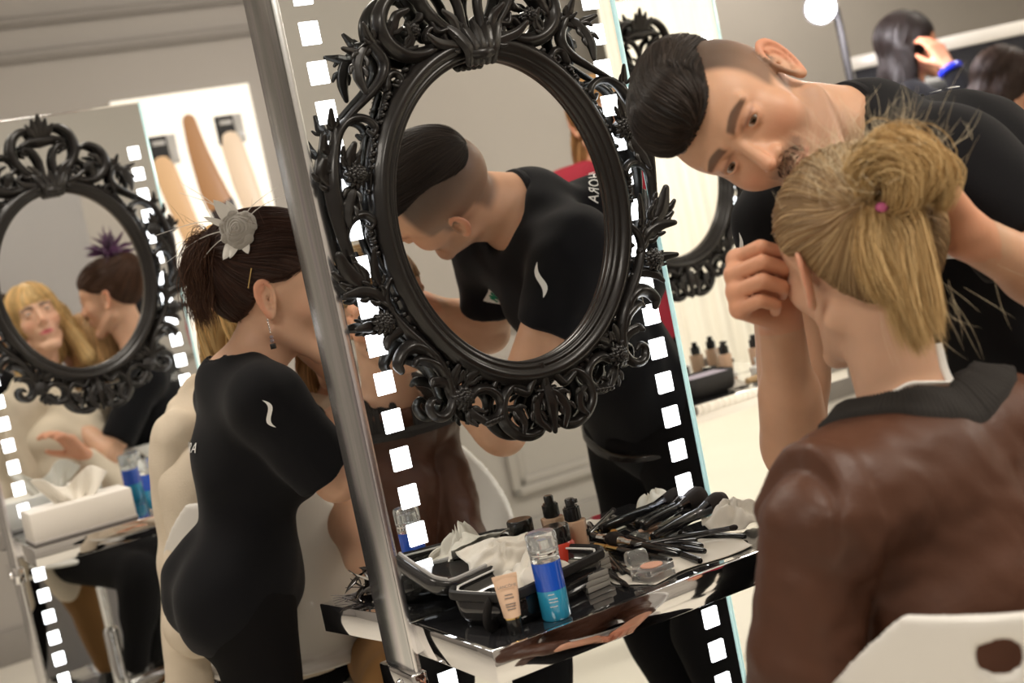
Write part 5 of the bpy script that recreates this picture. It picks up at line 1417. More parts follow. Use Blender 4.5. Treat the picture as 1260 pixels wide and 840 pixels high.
# pale curtain on the wall behind the camera: seen in the right station's mirror
nx, nz = 420, 12; vs = []; qs = []
for side in (0, 1):
    for i in range(nx+1):
        for j in range(nz+1):
            a = 3.35+4.6*i/nx; z = .03+2.92*j/nz; b = B0+.12+.030*sin(a*36+.5*sin(a*9))+.014*sin(a*81+j*.2)+side*.003
            vs.append(ab(a, b, z))
M_ = (nx+1)*(nz+1)
for side in (0, 1):
    for i in range(nx):
        for j in range(nz):
            k = side*M_+i*(nz+1)+j; f_ = [k, k+nz+1, k+nz+2, k+1]; qs.append(f_ if side else f_[::-1])
cur = mesh_np('curtain', np.array(vs), np.array(qs), mat('pale_curtain', (.86, .82, .74), .9, bump=.2, bscale=60, var=.05, vscale=30, stretch=(1, 1, .05)))
tag(cur, 'pale full-length curtain reflected in the right-hand oval mirror', 'curtain')
# ---------------------------------------------------------------- lamp on a stand, far right
lp = at(1010, 10, 5.0)
lr = empty('studio_lamp', (lp[0], lp[1], 0), 0, 'bright round studio lamp on a dark stand, far behind the bending man', 'lamp')
m = MB(); m.ball(lp, .050, 3); m.build('glowing_bulb', mat('lamp_glow', (1, 1, 1), .5, emit=(1, .95, 1.0), es=60), lr)
m = MB(); m.lathe([(.0, -.085), (.03, -.080), (.05, -.055), (.058, -.03), (.054, -.03), (.045, -.055), (.0, -.07)], 28, frame_mat(lp, nrm(np.cross(UP, V(-.2, -1, -.1))), UP, nrm(V(-.2, -1, -.1)))); m.build('reflector', M_blackm, lr)
m = MB(); q = lp+V(.06, .10, -.02); m.tube([V(q[0]+.03, q[1], .3), V(q[0]+.03, q[1], .9), V(q[0]+.02, q[1], q[2]-.05), q, lp+V(.01, .10, 0)], [.016, .016, .014, .014, .012], 10); m.build('pole', M_blackm, lr)
for i in range(3):
    a = 2*pi*i/3+.4; m = MB(); m.tube([V(q[0]+.03, q[1], .55), V(q[0]+.03+cos(a)*.42, q[1]+sin(a)*.42, .02)], [.010, .009], 8); m.build('tripod_leg', M_blackm, lr)
# dark screen
sc_ = at(1215, 52, 5.9); sr = empty('display_screen', (sc_[0], sc_[1], 0), radians(-8), 'dark flat screen with a pale top edge between the two far women', 'screen')
ex = V(cos(radians(-8)), sin(radians(-8)), 0); ey = V(-ex[1], ex[0], 0)
Ms = frame_mat(sc_, ex, ey, UP)
m = MB(); m.box((-.55, -.03, -.62), (.75, .03, .0), .006, Ms); m.build('screen_panel', mat('screen_dark', (.01, .012, .02), .15, coat=.5), sr)
m = MB(); m.box((-.56, -.035, .001), (.76, .04, .055), .005, Ms); m.build('top_edge', M_white, sr)
m = MB(); m.box((.0, -.033, -.30), (.5, -.0305, -.12), .001, Ms); m.build('lit_picture', mat('screen_glow', (.05, .08, .12), .3, emit=(.25, .35, .6), es=.25), sr)
m = MB(); m.box((.05, -.02, -sc_[2]+.02), (.11, .02, -.60), .004, Ms); m.box((-.25, -.2, -sc_[2]), (.4, .2, -sc_[2]+.025), .005, Ms); m.build('stand', M_blackm, sr)

# ---------------------------------------------------------------- things on the shelves
def onz(px, py, z):
    r = ray_px(px, py); return CAM+r*((z-CAM[2])/r[2])
SZ = .8312
def loc(st_, s, y, z=SZ): return ab(st_[0]+s, st_[1]+y, z)
M_beige = mat('beige_liquid', (.66, .44, .30), .25, coat=.5); M_red = mat('coral_red_plastic', (.62, .05, .025), .3, coat=.4); M_tubem = mat('peach_tube', (.80, .56, .40), .35, coat=.3)
M_blue = mat('deep_blue_liquid', (.015, .10, .62), .12, coat=.8, spec=.6); M_aqua = mat('aqua_liquid', (.03, .36, .62), .12, coat=.8, spec=.6)
M_clear = mat('clear_acrylic', (.93, .95, .95), .05, trans=.85, ior=1.35, coat=.5)
M_frost = mat('frosted_acrylic', (.62, .60, .55), .15, trans=.35, ior=1.3, coat=.6)
M_ink = mat('grey_print', (.25, .22, .22), .6); M_bristle = mat('dark_bristle', (.020, .014, .012), .85, bump=.6, bscale=900); M_tan_b = mat('tan_bristle', (.55, .25, .05), .8, bump=.5, bscale=900)
M_ferr = mat('dark_ferrule', (.10, .10, .11), .18, 1.0); M_hand = mat('black_handle', (.010, .010, .011), .18, coat=.5)
def T_at(p, rz=A29): return Matrix.Translation(Vector(tuple(p))) @ Matrix.Rotation(rz, 4, 'Z')
def blue_bottle(p, label, s=1.0):
    r = empty('remover_bottle', p, A29, label, 'bottle', 'blue two-layer remover bottles'); kw = dict(parent=r, world=False)
    R_ = .0195*s
    m = MB(); m.lathe([(0, 0), (R_*.9, 0), (R_, .003*s), (R_, .040*s), (0, .040*s)], 28); m.build('aqua_layer', M_aqua, **kw)
    m = MB(); m.lathe([(0, .0402*s), (R_, .0402*s), (R_, .077*s), (0, .077*s)], 28); m.build('blue_layer', M_blue, **kw)
    m = MB(); m.lathe([(R_*.94, .0772*s), (R_, .0775*s), (R_, .086*s), (R_*.97, .0865*s), (R_*.97, .089*s), (R_*1.03, .0895*s), (R_*1.05, .112*s), (R_*.95, .115*s), (0, .116*s)], 28); m.build('clear_case', M_clear, **kw)
    m = MB(); m.lathe([(R_*1.0, .0868*s), (R_*1.012, .0872*s), (R_*1.012, .0892*s), (R_*1.0, .0896*s)], 28, cap=False); m.build('silver_band', M_chrome, **kw)
    m = MB(); m.lathe([(0, .090*s), (R_*.55, .090*s), (R_*.55, .105*s), (0, .106*s)], 20); m.build('inner_cap', M_clear, **kw)
    for (z, w, n) in ((.036, .010, 5), (.030, .014, 7), (.026, .013, 7), (.020, .012, 6)):
        m = MB()
        for i in range(n):
            a = -pi/2-.75+i*.085; m.box((-.0007, -.0003, -.0005), (.0005, .0003, .0005), 0, frame_mat(V(cos(a)*(R_+.0003), sin(a)*(R_+.0003), z*s), V(-sin(a), cos(a), 0), V(cos(a), sin(a), 0), UP))
        m.build('label_print', M_print, **kw)
    return r
blue_bottle(loc(MAIN, -.150, -.205), 'clear-capped bottle of blue liquid standing at the front of the middle shelf')
# peach tube standing on its cap
tp = loc(MAIN, -.213, -.205); r = empty('cream_tube', tp, radians(8), 'small peach cosmetic tube standing on its black cap, front of the middle shelf', 'tube'); kw = dict(parent=r, world=False)
m = MB(); m.lathe([(0, 0), (.0098, 0), (.0102, .001), (.0102, .020), (0, .020)], 24); m.build('cap', M_blackp, **kw)
m = MB(); m.lathe([(.0107, .020), (.0107, .0222), (.0103, .0225)], 24); m.build('gold_ring', M_gold, **kw)
t_ = bmesh.new(); sec = []
for k, z in enumerate(np.linspace(.0225, .073, 8)):
    f_ = k/7; rx = .0112+.0048*f_; ry = .0112*(1-f_)+.0008
    sec.append([t_.verts.new((rx*cos(a), ry*sin(a), z)) for a in np.linspace(0, 2*pi, 25)[:-1]])
for k in range(7):
    for i in range(24): t_.faces.new((sec[k][i], sec[k][(i+1) % 24], sec[k+1][(i+1) % 24], sec[k+1][i]))
t_.faces.new(sec[0][::-1]); t_.faces.new(sec[-1]); m = MB(); m.join(t_); m.box((-.0162, -.0009, .071), (.0162, .0009, .077), .0003); m.build('tube_body', M_tubem, **kw)
Mx = T_at(tp, radians(8)) @ Matrix.Translation((0, -.0062, .063)) @ Matrix.Rotation(radians(98), 4, 'X')
text_obj('brand_print', 'LANCÔME', .0052, M_ink, Mx, r, .0002)
for (z, w) in ((.052, .010), (.048, .012), (.0405, .014), (.0375, .013), (.034, .011)):
    m = MB(); yy = -(.0112*(1-(z-.0225)/.05)+.0011)-.0004; m.box((-w/2, yy-.0003, z-.0004), (w/2, yy+.0006, z+.0004)); m.build('fine_print', M_ink, **kw)
def pump_bottle(p, label, group=None):
    r = empty('foundation_bottle', p, A29+.35, label, 'bottle', group); kw = dict(parent=r, world=False)
    m = MB(); t_ = bmesh.new(); bmesh.ops.create_cone(t_, cap_ends=True, segments=6, radius1=.0175, radius2=.0195, depth=.070)
    bmesh.ops.translate(t_, verts=t_.verts, vec=(0, 0, .036)); bmesh.ops.bevel(t_, geom=t_.edges[:], offset=.0022, segments=2, profile=.5, affect='EDGES'); m.join(t_); m.build('glass_body', M_beige, **kw)
    m = MB(); m.lathe([(0, .071), (.0105, .071), (.0105, .073), (.0125, .073), (.0125, .090), (.010, .091), (.010, .093), (0, .093)], 24); m.build('collar', M_blackp, **kw)
    m = MB(); m.lathe([(0, .093), (.007, .093), (.0075, .102), (.006, .104), (0, .104)], 18); m.box((-.003, -.013, .097), (.003, 0, .103), .001); m.build('pump', M_blackp, **kw)
    m = MB(); m.box((.004, -.0178, .046), (.011, -.0165, .056), .0003); m.build('label_square', M_blackp, **kw)
    return r
pump_bottle(loc(MAIN, .004, -.030), 'beige foundation bottle with a black pump, standing close to the middle mirror', 'foundation bottles')
# red bottle hidden behind the blue one, its lettering faces the mirror
rp = loc(MAIN, -.040, -.052); r = empty('primer_jar', rp, A29, 'coral red bottle with a black lid, standing between the blue bottle and the mirror', 'bottle'); kw = dict(parent=r, world=False)
m = MB(); m.lathe([(0, 0), (.021, 0), (.0225, .003), (.0225, .050), (.020, .054), (0, .054)], 28); m.build('body', M_red, **kw)
m = MB(); m.lathe([(0, .054), (.019, .054), (.0195, .056), (.0195, .076), (.018, .078), (0, .078)], 28); m.build('lid', M_blackp, **kw)
text_obj('lettering', 'SEPHORA', .0085, M_ink, T_at(rp, A29) @ Matrix.Translation((0, .0228, .040)) @ Matrix.Rotation(pi, 4, 'Z') @ Matrix.Rotation(pi/2, 4, 'X'), r, .0003)
# black zip case with clear windows
cc = loc(MAIN, -.130, -.112); cr = empty('vanity_case', cc, A29+.30, 'open black zip case with clear sides, full of tissues, on the middle shelf', 'case'); kw = dict(parent=cr, world=False)
def rrect(w, h, r, n=8):
    o = []
    for cx, cy, a0 in ((w/2-r, h/2-r, 0), (-w/2+r, h/2-r, pi/2), (-w/2+r, -h/2+r, pi), (w/2-r, -h/2+r, 1.5*pi)):
        o += [(cx+r*cos(a0+pi/2*i/(n-1)), cy+r*sin(a0+pi/2*i/(n-1))) for i in range(n)]
    return o
def tray(name, w, h, z0, z1, flare, m_, th=.004, tilt=None):
    o1 = rrect(w, h, .034); vs = []; fs = []
    rows = [(1-flare*1.0, z0), (1-flare*.35, z0+(z1-z0)*.25), (1, z1)]
    inn = [(1-.05, z1), (1-flare*.35-.05, z0+(z1-z0)*.28), (1-flare-.06, z0+.003)]
    R_ = rows+inn; n = len(o1)
    for s_, z in R_:
        for x, y in o1: vs.append(V(x*s_, y*s_, z))
    for k in range(len(R_)-1):
        for i in range(n): j = (i+1) % n; fs.append([k*n+i, k*n+j, (k+1)*n+j, (k+1)*n+i])
    fs.append(list(range(n))[::-1]); fs.append([(len(R_)-1)*n+i for i in range(n)])
    if tilt is not None: vs = [np.array(tilt @ Vector(v)) for v in vs]
    return mesh_np(name, vs, fs, m_, cr, world=False)
tray('case_body', .205, .128, .0005, .045, .12, mat('black_vinyl', (.012, .012, .013), .12, coat=.8))
m = MB(); m.tube([V(x*1.01, y*1.01, .044) for x, y in rrect(.205, .128, .034)][::2], .0045, 8, 1.6, UP, closed=True, sub=2); m.build('zip_band', M_blackm, **kw)
m = MB(); m.tube([V(x*.93, y*.93, .047) for x, y in rrect(.205, .128, .034)][::2], .0016, 6, closed=True, sub=2); m.build('clear_piping', M_print, **kw)
tl = Matrix.Translation((0, .060, .046)) @ Matrix.Rotation(radians(28), 4, 'X') @ Matrix.Translation((0, .066, 0))
tray('case_lid', .205, .128, -.018, .006, .05, mat('black_vinyl_lid', (.014, .014, .015), .2, coat=.6), tilt=tl)
m = MB(); m.tube([np.array(tl @ Vector((x*.90, y*.86, .004))) for x, y in rrect(.205, .128, .034)][::2], .003, 6, closed=True, sub=2); m.build('white_lining', mat('grey_lining', (.4, .39, .38), .7), **kw)
m = MB(); m.tube([V(-.088, -.02, .043), V(-.112, -.03, .036), V(-.120, -.03, .018), V(-.108, -.025, .006), V(-.09, -.02, .010)], [.008]*5, 8, .25, V(0, 1, 0)); m.build('strap', M_blackm, **kw)
# tissues, cotton pads
M_tis = mat('tissue', (.82, .78, .70), .95, bump=.15, bscale=300)
def tissue(p, size, h, seed, label, rz=0., tilt=0., name='tissue', grp='crumpled white tissues', pt=.0):
    r_ = np.random.default_rng(seed); n = 26; vs = []; ph = r_.random(8)*6
    for i in range(n+1):
        for j in range(n+1):
            u, v = i/n-.5, j/n-.5; rr = sqrt(u*u+v*v)*2
            z = h*(max(0, 1-rr**1.6)*(.75+.25*sin(5*math.atan2(v, u)+ph[4])))+h*.22*(sin(u*9+ph[0]+3*v)*sin(v*8+ph[1])+.6*abs(sin((u-v)*12+ph[2])))*(1-.3*rr)
            z = max(z, .0)+pt*u
            vs.append(V(u*size[0]*(1+.1*sin(v*6+ph[3])), v*size[1]*(1+.12*sin(u*7+ph[5])), z+.0006))
    qs = [[i*(n+1)+j, (i+1)*(n+1)+j, (i+1)*(n+1)+j+1, i*(n+1)+j+1] for i in range(n) for j in range(n)]
    vs = np.array(vs); c_, s_ = cos(rz), sin(rz); R_ = np.array(Matrix.Rotation(tilt, 3, 'X')); vs = vs@R_.T
    vs = np.stack([vs[:, 0]*c_-vs[:, 1]*s_, vs[:, 0]*s_+vs[:, 1]*c_, vs[:, 2]], 1)+p
    o = mesh_np(name, vs, qs, M_tis); md = o.modifiers.new('th', 'SOLIDIFY'); md.thickness = .0007; md.offset = 1
    return tag(o, label, 'tissue', grp)
tissue(loc(MAIN, -.110, -.110, SZ+.030), (.095, .075), .050, 3, 'crumpled white tissue rising out of the black zip case', .5, .1)
tissue(loc(MAIN, -.130, -.035, SZ+.055), (.10, .06), .030, 8, 'folded white tissue lying in the lid of the black zip case', .3, .75)
for k, (s_, y_, z_, tz) in enumerate(((-.150, -.140, .034, .5), (-.138, -.143, .040, .8), (-.160, -.135, .030, .3))):
    m = MB(); q = loc(MAIN, s_, y_, SZ+z_); m.lathe([(0, -.003), (.018, -.003), (.020, 0), (.018, .003), (0, .003)], 22, Matrix.Translation(Vector(tuple(q))) @ Matrix.Rotation(tz, 4, 'X') @ Matrix.Rotation(.4*k, 4, 'Y'))
    tag(m.build('cotton_pad', M_tis), ('rear', 'middle', 'front')[k]+' round cotton pad leaning in the black zip case', 'cotton pad', 'cotton pads in the zip case')
tissue(onz(782, 634, SZ), (.11, .06), .018, 11, 'white tissue behind the big brushes, against the mirror', .5)
tissue(onz(905, 640, SZ+.01), (.09, .075), .034, 12, 'large crumpled white tissue at the right end of the middle shelf', .2, .15)
tissue(onz(835, 690, SZ), (.20, .11), .004, 13, 'flat white tissue spread under the row of brushes', .55)
# eyeshadow palettes, compacts
def palette(p, rz, cols, label, name='eyeshadow_palette', grp='stacked clear palettes'):
    r = empty(name, p, rz, label, 'palette', grp); kw = dict(parent=r, world=False)
    m = MB(); m.box((-.021, -.021, 0), (.021, .021, .0075), .001); m.build('clear_case', M_frost, **kw)
    for k, c in enumerate(cols):
        x = -.0095 if k % 2 == 0 else .0095; y = .0095 if k < 2 else -.0095
        m = MB(); m.box((x-.0088, y-.0088, .0062), (x+.0088, y+.0088, .0086), .0004); m.build('shadow_pan', mat('shadow', c, .6, bump=.3, bscale=400), **kw)
    return r
C1_ = [(.10, .11, .09), (.60, .58, .48), (.28, .28, .14), (.45, .44, .30)]; C2_ = [(.42, .40, .36), (.45, .42, .38), (.50, .48, .42), (.05, .045, .045)]; C3_ = [(.5, .45, .38)]*4
nm_ = ('lowest', 'second', 'third', 'topmost')
for k in range(4):
    palette(loc(MAIN, -.020, -.092, SZ+.008*k), A29+.25+.04*k, C1_ if k == 3 else C3_, nm_[k]+' clear palette in the rear stack beside the lipstick')
for k in range(3):
    palette(loc(MAIN, -.052, -.135, SZ+.008*k), A29+.15-.05*k, C2_ if k == 2 else C3_, ('lowest', 'middle', 'topmost')[k]+' clear palette in the front stack beside the blue bottle')
def compact(p, rz, col, label, name='blush_compact'):
    r = empty(name, p, rz, label, 'compact', 'clear round-pan compacts'); kw = dict(parent=r, world=False)
    m = MB(); m.box((-.023, -.020, 0), (.023, .020, .009), .0012); m.build('clear_case', M_clear, **kw)
    m = MB(); m.lathe([(0, .0075), (.0155, .0075), (.0155, .0100), (0, .0103)], 26); m.build('powder_pan', mat('powder', col, .7), **kw)
compact(onz(805, 712, SZ), A29+.1, (.70, .40, .28), 'lower clear compact at the front edge of the middle shelf')
compact(onz(805, 712, SZ)+UP*.0105, A29+.18, (.78, .42, .30), 'peach blush compact on top of another at the front edge of the middle shelf')
compact(onz(812, 660, SZ), A29-.2, (.75, .48, .34), 'peach compact lying under the big brushes')
compact(onz(780, 662, SZ), A29+.3, (.66, .50, .36), 'beige compact lying left of the big brushes')
# lipstick lying down
lp0, lp1 = onz(705, 703, SZ+.009), onz(742, 693, SZ+.009); d_ = nrm(lp1-lp0); e1 = nrm(np.cross(UP, d_)); LM = lambda q: frame_mat(q, e1, np.cross(d_, e1), d_)
r = empty('lipstick', tuple(lp0-UP*.009), 0, 'gold and brick-red lipstick lying beside the foundation bottle', 'lipstick')
m = MB(); m.lathe([(0, 0), (.0078, 0), (.0085, .002), (.0085, .010), (.0072, .0105), (.0072, .012), (.0085, .0125), (.0085, .026), (0, .026)], 22, LM(lp0)); m.build('gold_base', M_gold, r)
m = MB(); m.lathe([(0, .026), (.0088, .026), (.0088, .043), (.0080, .044), (0, .044)], 22, LM(lp0)); m.build('red_cap', mat('brick_red', (.40, .06, .04), .35), r)
# brushes: handle end, head end
def brush(p0, p1, r, headL, headR, label, bm=None, ferr=None, grp='makeup brushes on the middle shelf', flat=1.):
    d = nrm(p1-p0); L_ = np.linalg.norm(p1-p0); e1 = nrm(np.cross(UP, d)); e2 = np.cross(d, e1); fm = lambda q: frame_mat(q, e1, e2*1.0, d)
    o = empty('makeup_brush', tuple(p0), 0, label, 'brush', grp); hl = L_-headL; fl = min(.030, hl*.25)
    m = MB(); m.lathe([(0, 0), (r*.8, .001), (r, .006), (r*1.08, hl*.4), (r*.92, hl-fl-.004), (r*.86, hl-fl)], 14, fm(p0)); m.build('handle', M_hand, o)
    m = MB(); m.lathe([(r*.88, hl-fl), (r*.90, hl-fl*.6), (r*.88, hl-fl*.58), (max(r*.85, headR*.72), hl)], 14, fm(p0), cap=False); m.build('ferrule', ferr or M_ferr, o)
    m = MB(); m.lathe([(max(r*.8, headR*.68), hl-.001), (headR*.95, hl+headL*.35), (headR, hl+headL*.6), (headR*.72, hl+headL*.88), (headR*.3, hl+headL*.99), (0, hl+headL)], 16, fm(p0)); m.build('bristles', bm or M_bristle, o)
    return o
Z = lambda x, y, z: onz(x, y, SZ+z)
brush(Z(790, 648, .022), Z(868, 606, .040), .0085, .040, .017, 'thick black powder brush on top of the pile, nearer the mirror')
brush(Z(803, 662, .018), Z(893, 612, .034), .0085, .042, .016, 'thick black powder brush on top of the pile, nearer the white tissue')
brush(Z(838, 682, .008), Z(752, 662, .016), .0070, .026, .012, 'soft wide brush with a silver ferrule, head toward the bottles', ferr=M_chrome)
specs = [((862, 690, .006), (772, 660, .010), .0045, .012, .006, None, 'brush with a printed handle, second in the fanned row'),
 ((864, 672, .009), (800, 662, .012), .0045, .010, .005, M_tan_b, 'thin brush with a tan tip in the fanned row'),
 ((868, 678, .012), (790, 668, .012), .0040, .010, .005, None, 'thin black brush lying across the fanned row'),
 ((858, 665, .014), (798, 670, .010), .0038, .010, .004, M_tan_b, 'short tan-tipped brush at the top of the fanned row'),
 ((780, 672, .014), (908, 648, .018), .0038, .012, .0045, None, 'long thin black brush pointing right above the fanned row'),
 ((826, 690, .005), (742, 672, .008), .0045, .012, .006, M_tan_b, 'brush with a gold ferrule pointing left at the bottles'),
 ((760, 702, .004), (728, 672, .006), .0040, .012, .005, None, 'short brush lying beside the foundation bottle'),
 ((768, 706, .004), (735, 668, .008), .0040, .012, .005, None, 'short black brush lying next to the clear jar'),
 ((757, 648, .006), (728, 640, .006), .0035, .010, .004, M_tan_b, 'small brush behind the foundation bottle, near the mirror'),
 ((768, 655, .006), (730, 648, .006), .0035, .010, .004, None, 'small black brush behind the foundation bottle'),
 ((765, 660, .004), (762, 632, .012), .0035, .010, .006, None, 'small upright-leaning brush before the rear white tissue'),
 ((918, 660, .004), (835, 655, .006), .0035, .010, .004, None, 'thin brush lying under the large crumpled tissue'),
 ((762, 642, .004), (805, 652, .006), .0032, .010, .004, None, 'thin brush under the two thick powder brushes')]
for a, b, r_, hl_, hr_, bm_, lb in specs:
    brush(Z(*a), Z(*b), r_*1.15, hl_, hr_, lb, bm_, M_gold if bm_ is M_tan_b else None)
# clear jar on its side, dark pencils
for k, (a, b, lb) in enumerate((((740, 700, .004), (775, 722, .004), 'dark eye pencil nearest the palettes'), ((748, 688, .004), (790, 715, .004), 'dark eye pencil beside the blush compact'), ((735, 690, .004), (762, 712, .004), 'short dark eye pencil next to the lipstick'))):
    p0, p1 = Z(*a), Z(*b); d = nrm(p1-p0); e1 = nrm(np.cross(UP, d)); L_ = np.linalg.norm(p1-p0); o = empty('eye_pencil', tuple(p0), 0, lb, 'pencil', 'dark eye pencils'); F_ = frame_mat(p0, e1, np.cross(d, e1), d)
    m = MB(); m.lathe([(0, 0), (.0037, 0), (.0037, L_*.82), (.0035, L_*.83)], 10, F_); m.build('barrel', M_hand, o); m = MB(); m.lathe([(.0035, L_*.83), (.001, L_*.98), (0, L_)], 10, F_); m.build('tip', M_bristle, o)
jp = Z(772, 690, .012); jd = nrm(Z(800, 682, .012)-jp); e1 = nrm(np.cross(UP, jd)); m = MB(); m.lathe([(0, 0), (.012, 0), (.013, .002), (.013, .026), (.0115, .028), (0, .028)], 22, frame_mat(jp, e1, np.cross(jd, e1), jd)); tag(m.build('clear_cap', M_clear), 'clear round plastic cap lying on its side among the brushes', 'cap')
# dark feathered hairpiece on the rear shelf
hp = loc(MAIN, -.200, .178); r = empty('hairpiece', tuple(hp), 0, 'shiny black feathered hairpiece bundled on the rear shelf beside the steel post', 'hairpiece')
Mg = mat('black_shiny_tinsel', (.02, .016, .014), .18, coat=.6, spec=.8); m = MB()
for i in range(150):
    c = hp+V(rng.normal()*.024, rng.normal()*.026, .006+abs(rng.normal())*.018)+DA*-.01; d = nrm(rng.normal(size=3)*V(1, 1, .5)); n_ = nrm(np.cross(d, rng.normal(size=3))); feather(m, c, d, .03+.02*rng.random(), .004, n_, .3, 4)
m.build('tinsel_bundle', Mg, r)['kind'] = 'stuff'
for k in range(4):
    m = MB(); r0 = .018+.007*k; q = hp+V(.012, -.005, .035); pts = [q+DA*cos(a)*r0+UP*(sin(a)*r0*.9)+DB*(.01*k-.012+.006*sin(3*a)) for a in np.linspace(0, 2*pi, 15)[:-1]]; m.tube(pts, .0035, 8, .6, None, closed=True, sub=2); m.build('looped_band', mat('mauve_band', (.16, .13, .15), .5) if k % 2 else Mg, r)
m = MB(); m.tube([hp+V(-.065, -.01, .045), hp+V(-.03, -.02, .030), hp+V(.0, -.02, .042), hp+V(.02, -.01, .038)], [.001, .006, .006, .003], 8, .3, UP); m.build('pale_feather', mat('pale_feather', (.55, .52, .46), .7), r)
m = MB()
for k in range(7): m.tube([hp+V(-.045, -.01, .02), hp+V(-.07, -.01+.004*k, .012-.002*k), hp+V(-.10, -.015+.006*k, .018-.006*k)], [.0012, .0009, .0004], 5)
m.build('wispy_tail', mat('grey_wisp', (.2, .19, .2), .8), r)
m = MB(); q = loc(MAIN, -.235, .105, SZ+.0002); Mq = T_at(q, A29+.2); m.box((-.012, -.018, 0), (.020, .020, .026), .004, Mq); tag(m.build('cotton_box', M_white), 'small white box on the rear shelf beside the steel post', 'box')
# ---------------------------------------------------------------- left shelf
tb = loc(LEFTS, -.135, -.150); r = empty('tissue_box', tb, A29, 'white tissue box with a tissue standing out of it, on the left shelf', 'tissue box'); kw = dict(parent=r, world=False)
m = MB(); m.box((-.12, -.058, 0), (.12, .058, .075), .004); m.build('carton', mat('white_card', (.84, .80, .74), .6), **kw)
m = MB(); m.box((-.122, -.060, 0), (.122, .060, .008), .002); m.build('base_tray', mat('grey_card', (.45, .42, .40), .5), **kw)
n = 24; vs = []; 
for i in range(n+1):
    for j in range(n+1):
        u = i/n; v = j/n; x = (u-.5)*(.09+.09*v); z = .074+.070*v*(.75+.25*sin(u*9+1)); y = .012*sin(u*11+v*3)*(1-.2*v)+.006*sin(u*25)
        vs.append((x, y, z))
o = mesh_np('tissue_sheet', vs, [[i*(n+1)+j, (i+1)*(n+1)+j, (i+1)*(n+1)+j+1, i*(n+1)+j+1] for i in range(n) for j in range(n)], M_tis, r, world=False); o.modifiers.new('t', 'SOLIDIFY').thickness = .001
blue_bottle(loc(LEFTS, .060, -.095), 'blue two-layer bottle on the left shelf, nearer the left mirror', 1.05)
blue_bottle(loc(LEFTS, .085, -.135), 'blue two-layer bottle on the left shelf, front one beside the foundation', 1.05)
pump_bottle(loc(LEFTS, .095, -.190), 'beige foundation bottle with a black pump, on the left shelf', 'foundation bottles')
compact(loc(LEFTS, .045, -.20), A29, (.6, .5, .42), 'clear compact lying before the bottles on the left shelf')
m = MB(); Mq = T_at(loc(LEFTS, .185, -.10), A29); m.box((-.03, -.025, 0), (.03, .025, .028), .003, Mq); tag(m.build('small_box', M_white), 'small white box at the right end of the left shelf', 'box')
for k, (s_, y_) in enumerate(((.14, -.20), (.17, -.18), (.20, -.20), (.13, -.16))):
    p0 = loc(LEFTS, s_-.04, y_+.02, SZ+.005); p1 = loc(LEFTS, s_+.05, y_-.01, SZ+.006); brush(p0, p1, .004, .012, .006, ('black brush nearest the foundation', 'black brush beside the small white box', 'black brush at the right end', 'rearmost black brush')[k]+' on the left shelf', None, None, 'makeup brushes on the left shelf')
# ---------------------------------------------------------------- right shelf
R_ = RIGHTS
pump_bottle(loc(R_, .045, -.06), 'foundation bottle with a black pump on the right shelf, left of the pair', 'foundation bottles')
pump_bottle(loc(R_, .120, -.09), 'foundation bottle with a black pump on the right shelf, beside the bending man', 'foundation bottles')
cr = empty('vanity_case', loc(R_, -.095, -.135), A29, 'black zip case with a lavender lining on the right shelf', 'case'); kw = dict(parent=cr, world=False)
tray('case_body', .16, .10, .0005, .05, .08, M_blackm); m = MB(); m.box((-.07, -.04, .035), (.07, .04, .047), .006); m.build('lavender_lining', mat('lavender', (.55, .50, .60), .7), **kw)
def jar(p, r0, h, body, lid, label, name='cream_jar'):
    r = empty(name, p, A29, label, 'jar', 'small jars on the right shelf'); kw = dict(parent=r, world=False)
    m = MB(); m.lathe([(0, 0), (r0*.95, 0), (r0, .003), (r0, h*.6), (0, h*.6)], 22); m.build('body', body, **kw); m = MB(); m.lathe([(0, h*.6), (r0*1.03, h*.6), (r0*1.03, h*.97), (r0*.95, h), (0, h)], 22); m.build('lid', lid, **kw)
jar(loc(R_, .065, -.170), .028, .036, M_white, M_white, 'white round jar at the front of the right shelf')
jar(loc(R_, -.010, -.060), .018, .050, M_white, M_blackp, 'white jar with a black lid near the right mirror')
jar(loc(R_, -.060, -.050), .020, .040, M_blackp, M_blackp, 'black jar near the right mirror')
jar(loc(R_, -.130, -.045), .016, .055, M_beige, M_blackp, 'beige jar at the left end of the right shelf')
jar(loc(R_, .010, -.115), .016, .030, M_beige, M_white, 'small beige jar with a white lid on the right shelf')
r = empty('round_brush', loc(R_, .020, -.205), 0, 'short wooden brush with dark bristles on the right shelf edge', 'brush'); q = loc(R_, -.015, -.205, SZ+.013)
m = MB(); m.lathe([(0, 0), (.008, .001), (.009, .03), (.011, .035)], 14, frame_mat(q, DB, UP, DA)); m.build('handle', mat('pale_wood', (.5, .34, .18), .5), r); m = MB(); m.lathe([(.011, .035), (.0135, .045), (.012, .062), (0, .066)], 14, frame_mat(q, DB, UP, DA)); m.build('bristles', M_bristle, r)
r = empty('folding_mirror', loc(R_, .125, -.150), A29, 'small pale folding mirror open on the right shelf', 'mirror'); kw = dict(parent=r, world=False)
m = MB(); m.box((-.032, -.024, 0), (.032, .024, .006), .002); m.build('base', M_blackp, **kw); m = MB(); m.box((-.032, -.003, 0), (.032, .003, .046), .002, Matrix.Translation((0, .024, .005)) @ Matrix.Rotation(radians(-18), 4, 'X')); m.build('lid', mat('pale_frame', (.62, .62, .6), .3), **kw)
tissue(loc(R_, -.02, -.16, SZ), (.07, .06), .018, 21, 'crumpled white tissue beside the black case on the right shelf', .3)
EXPO = 0.0
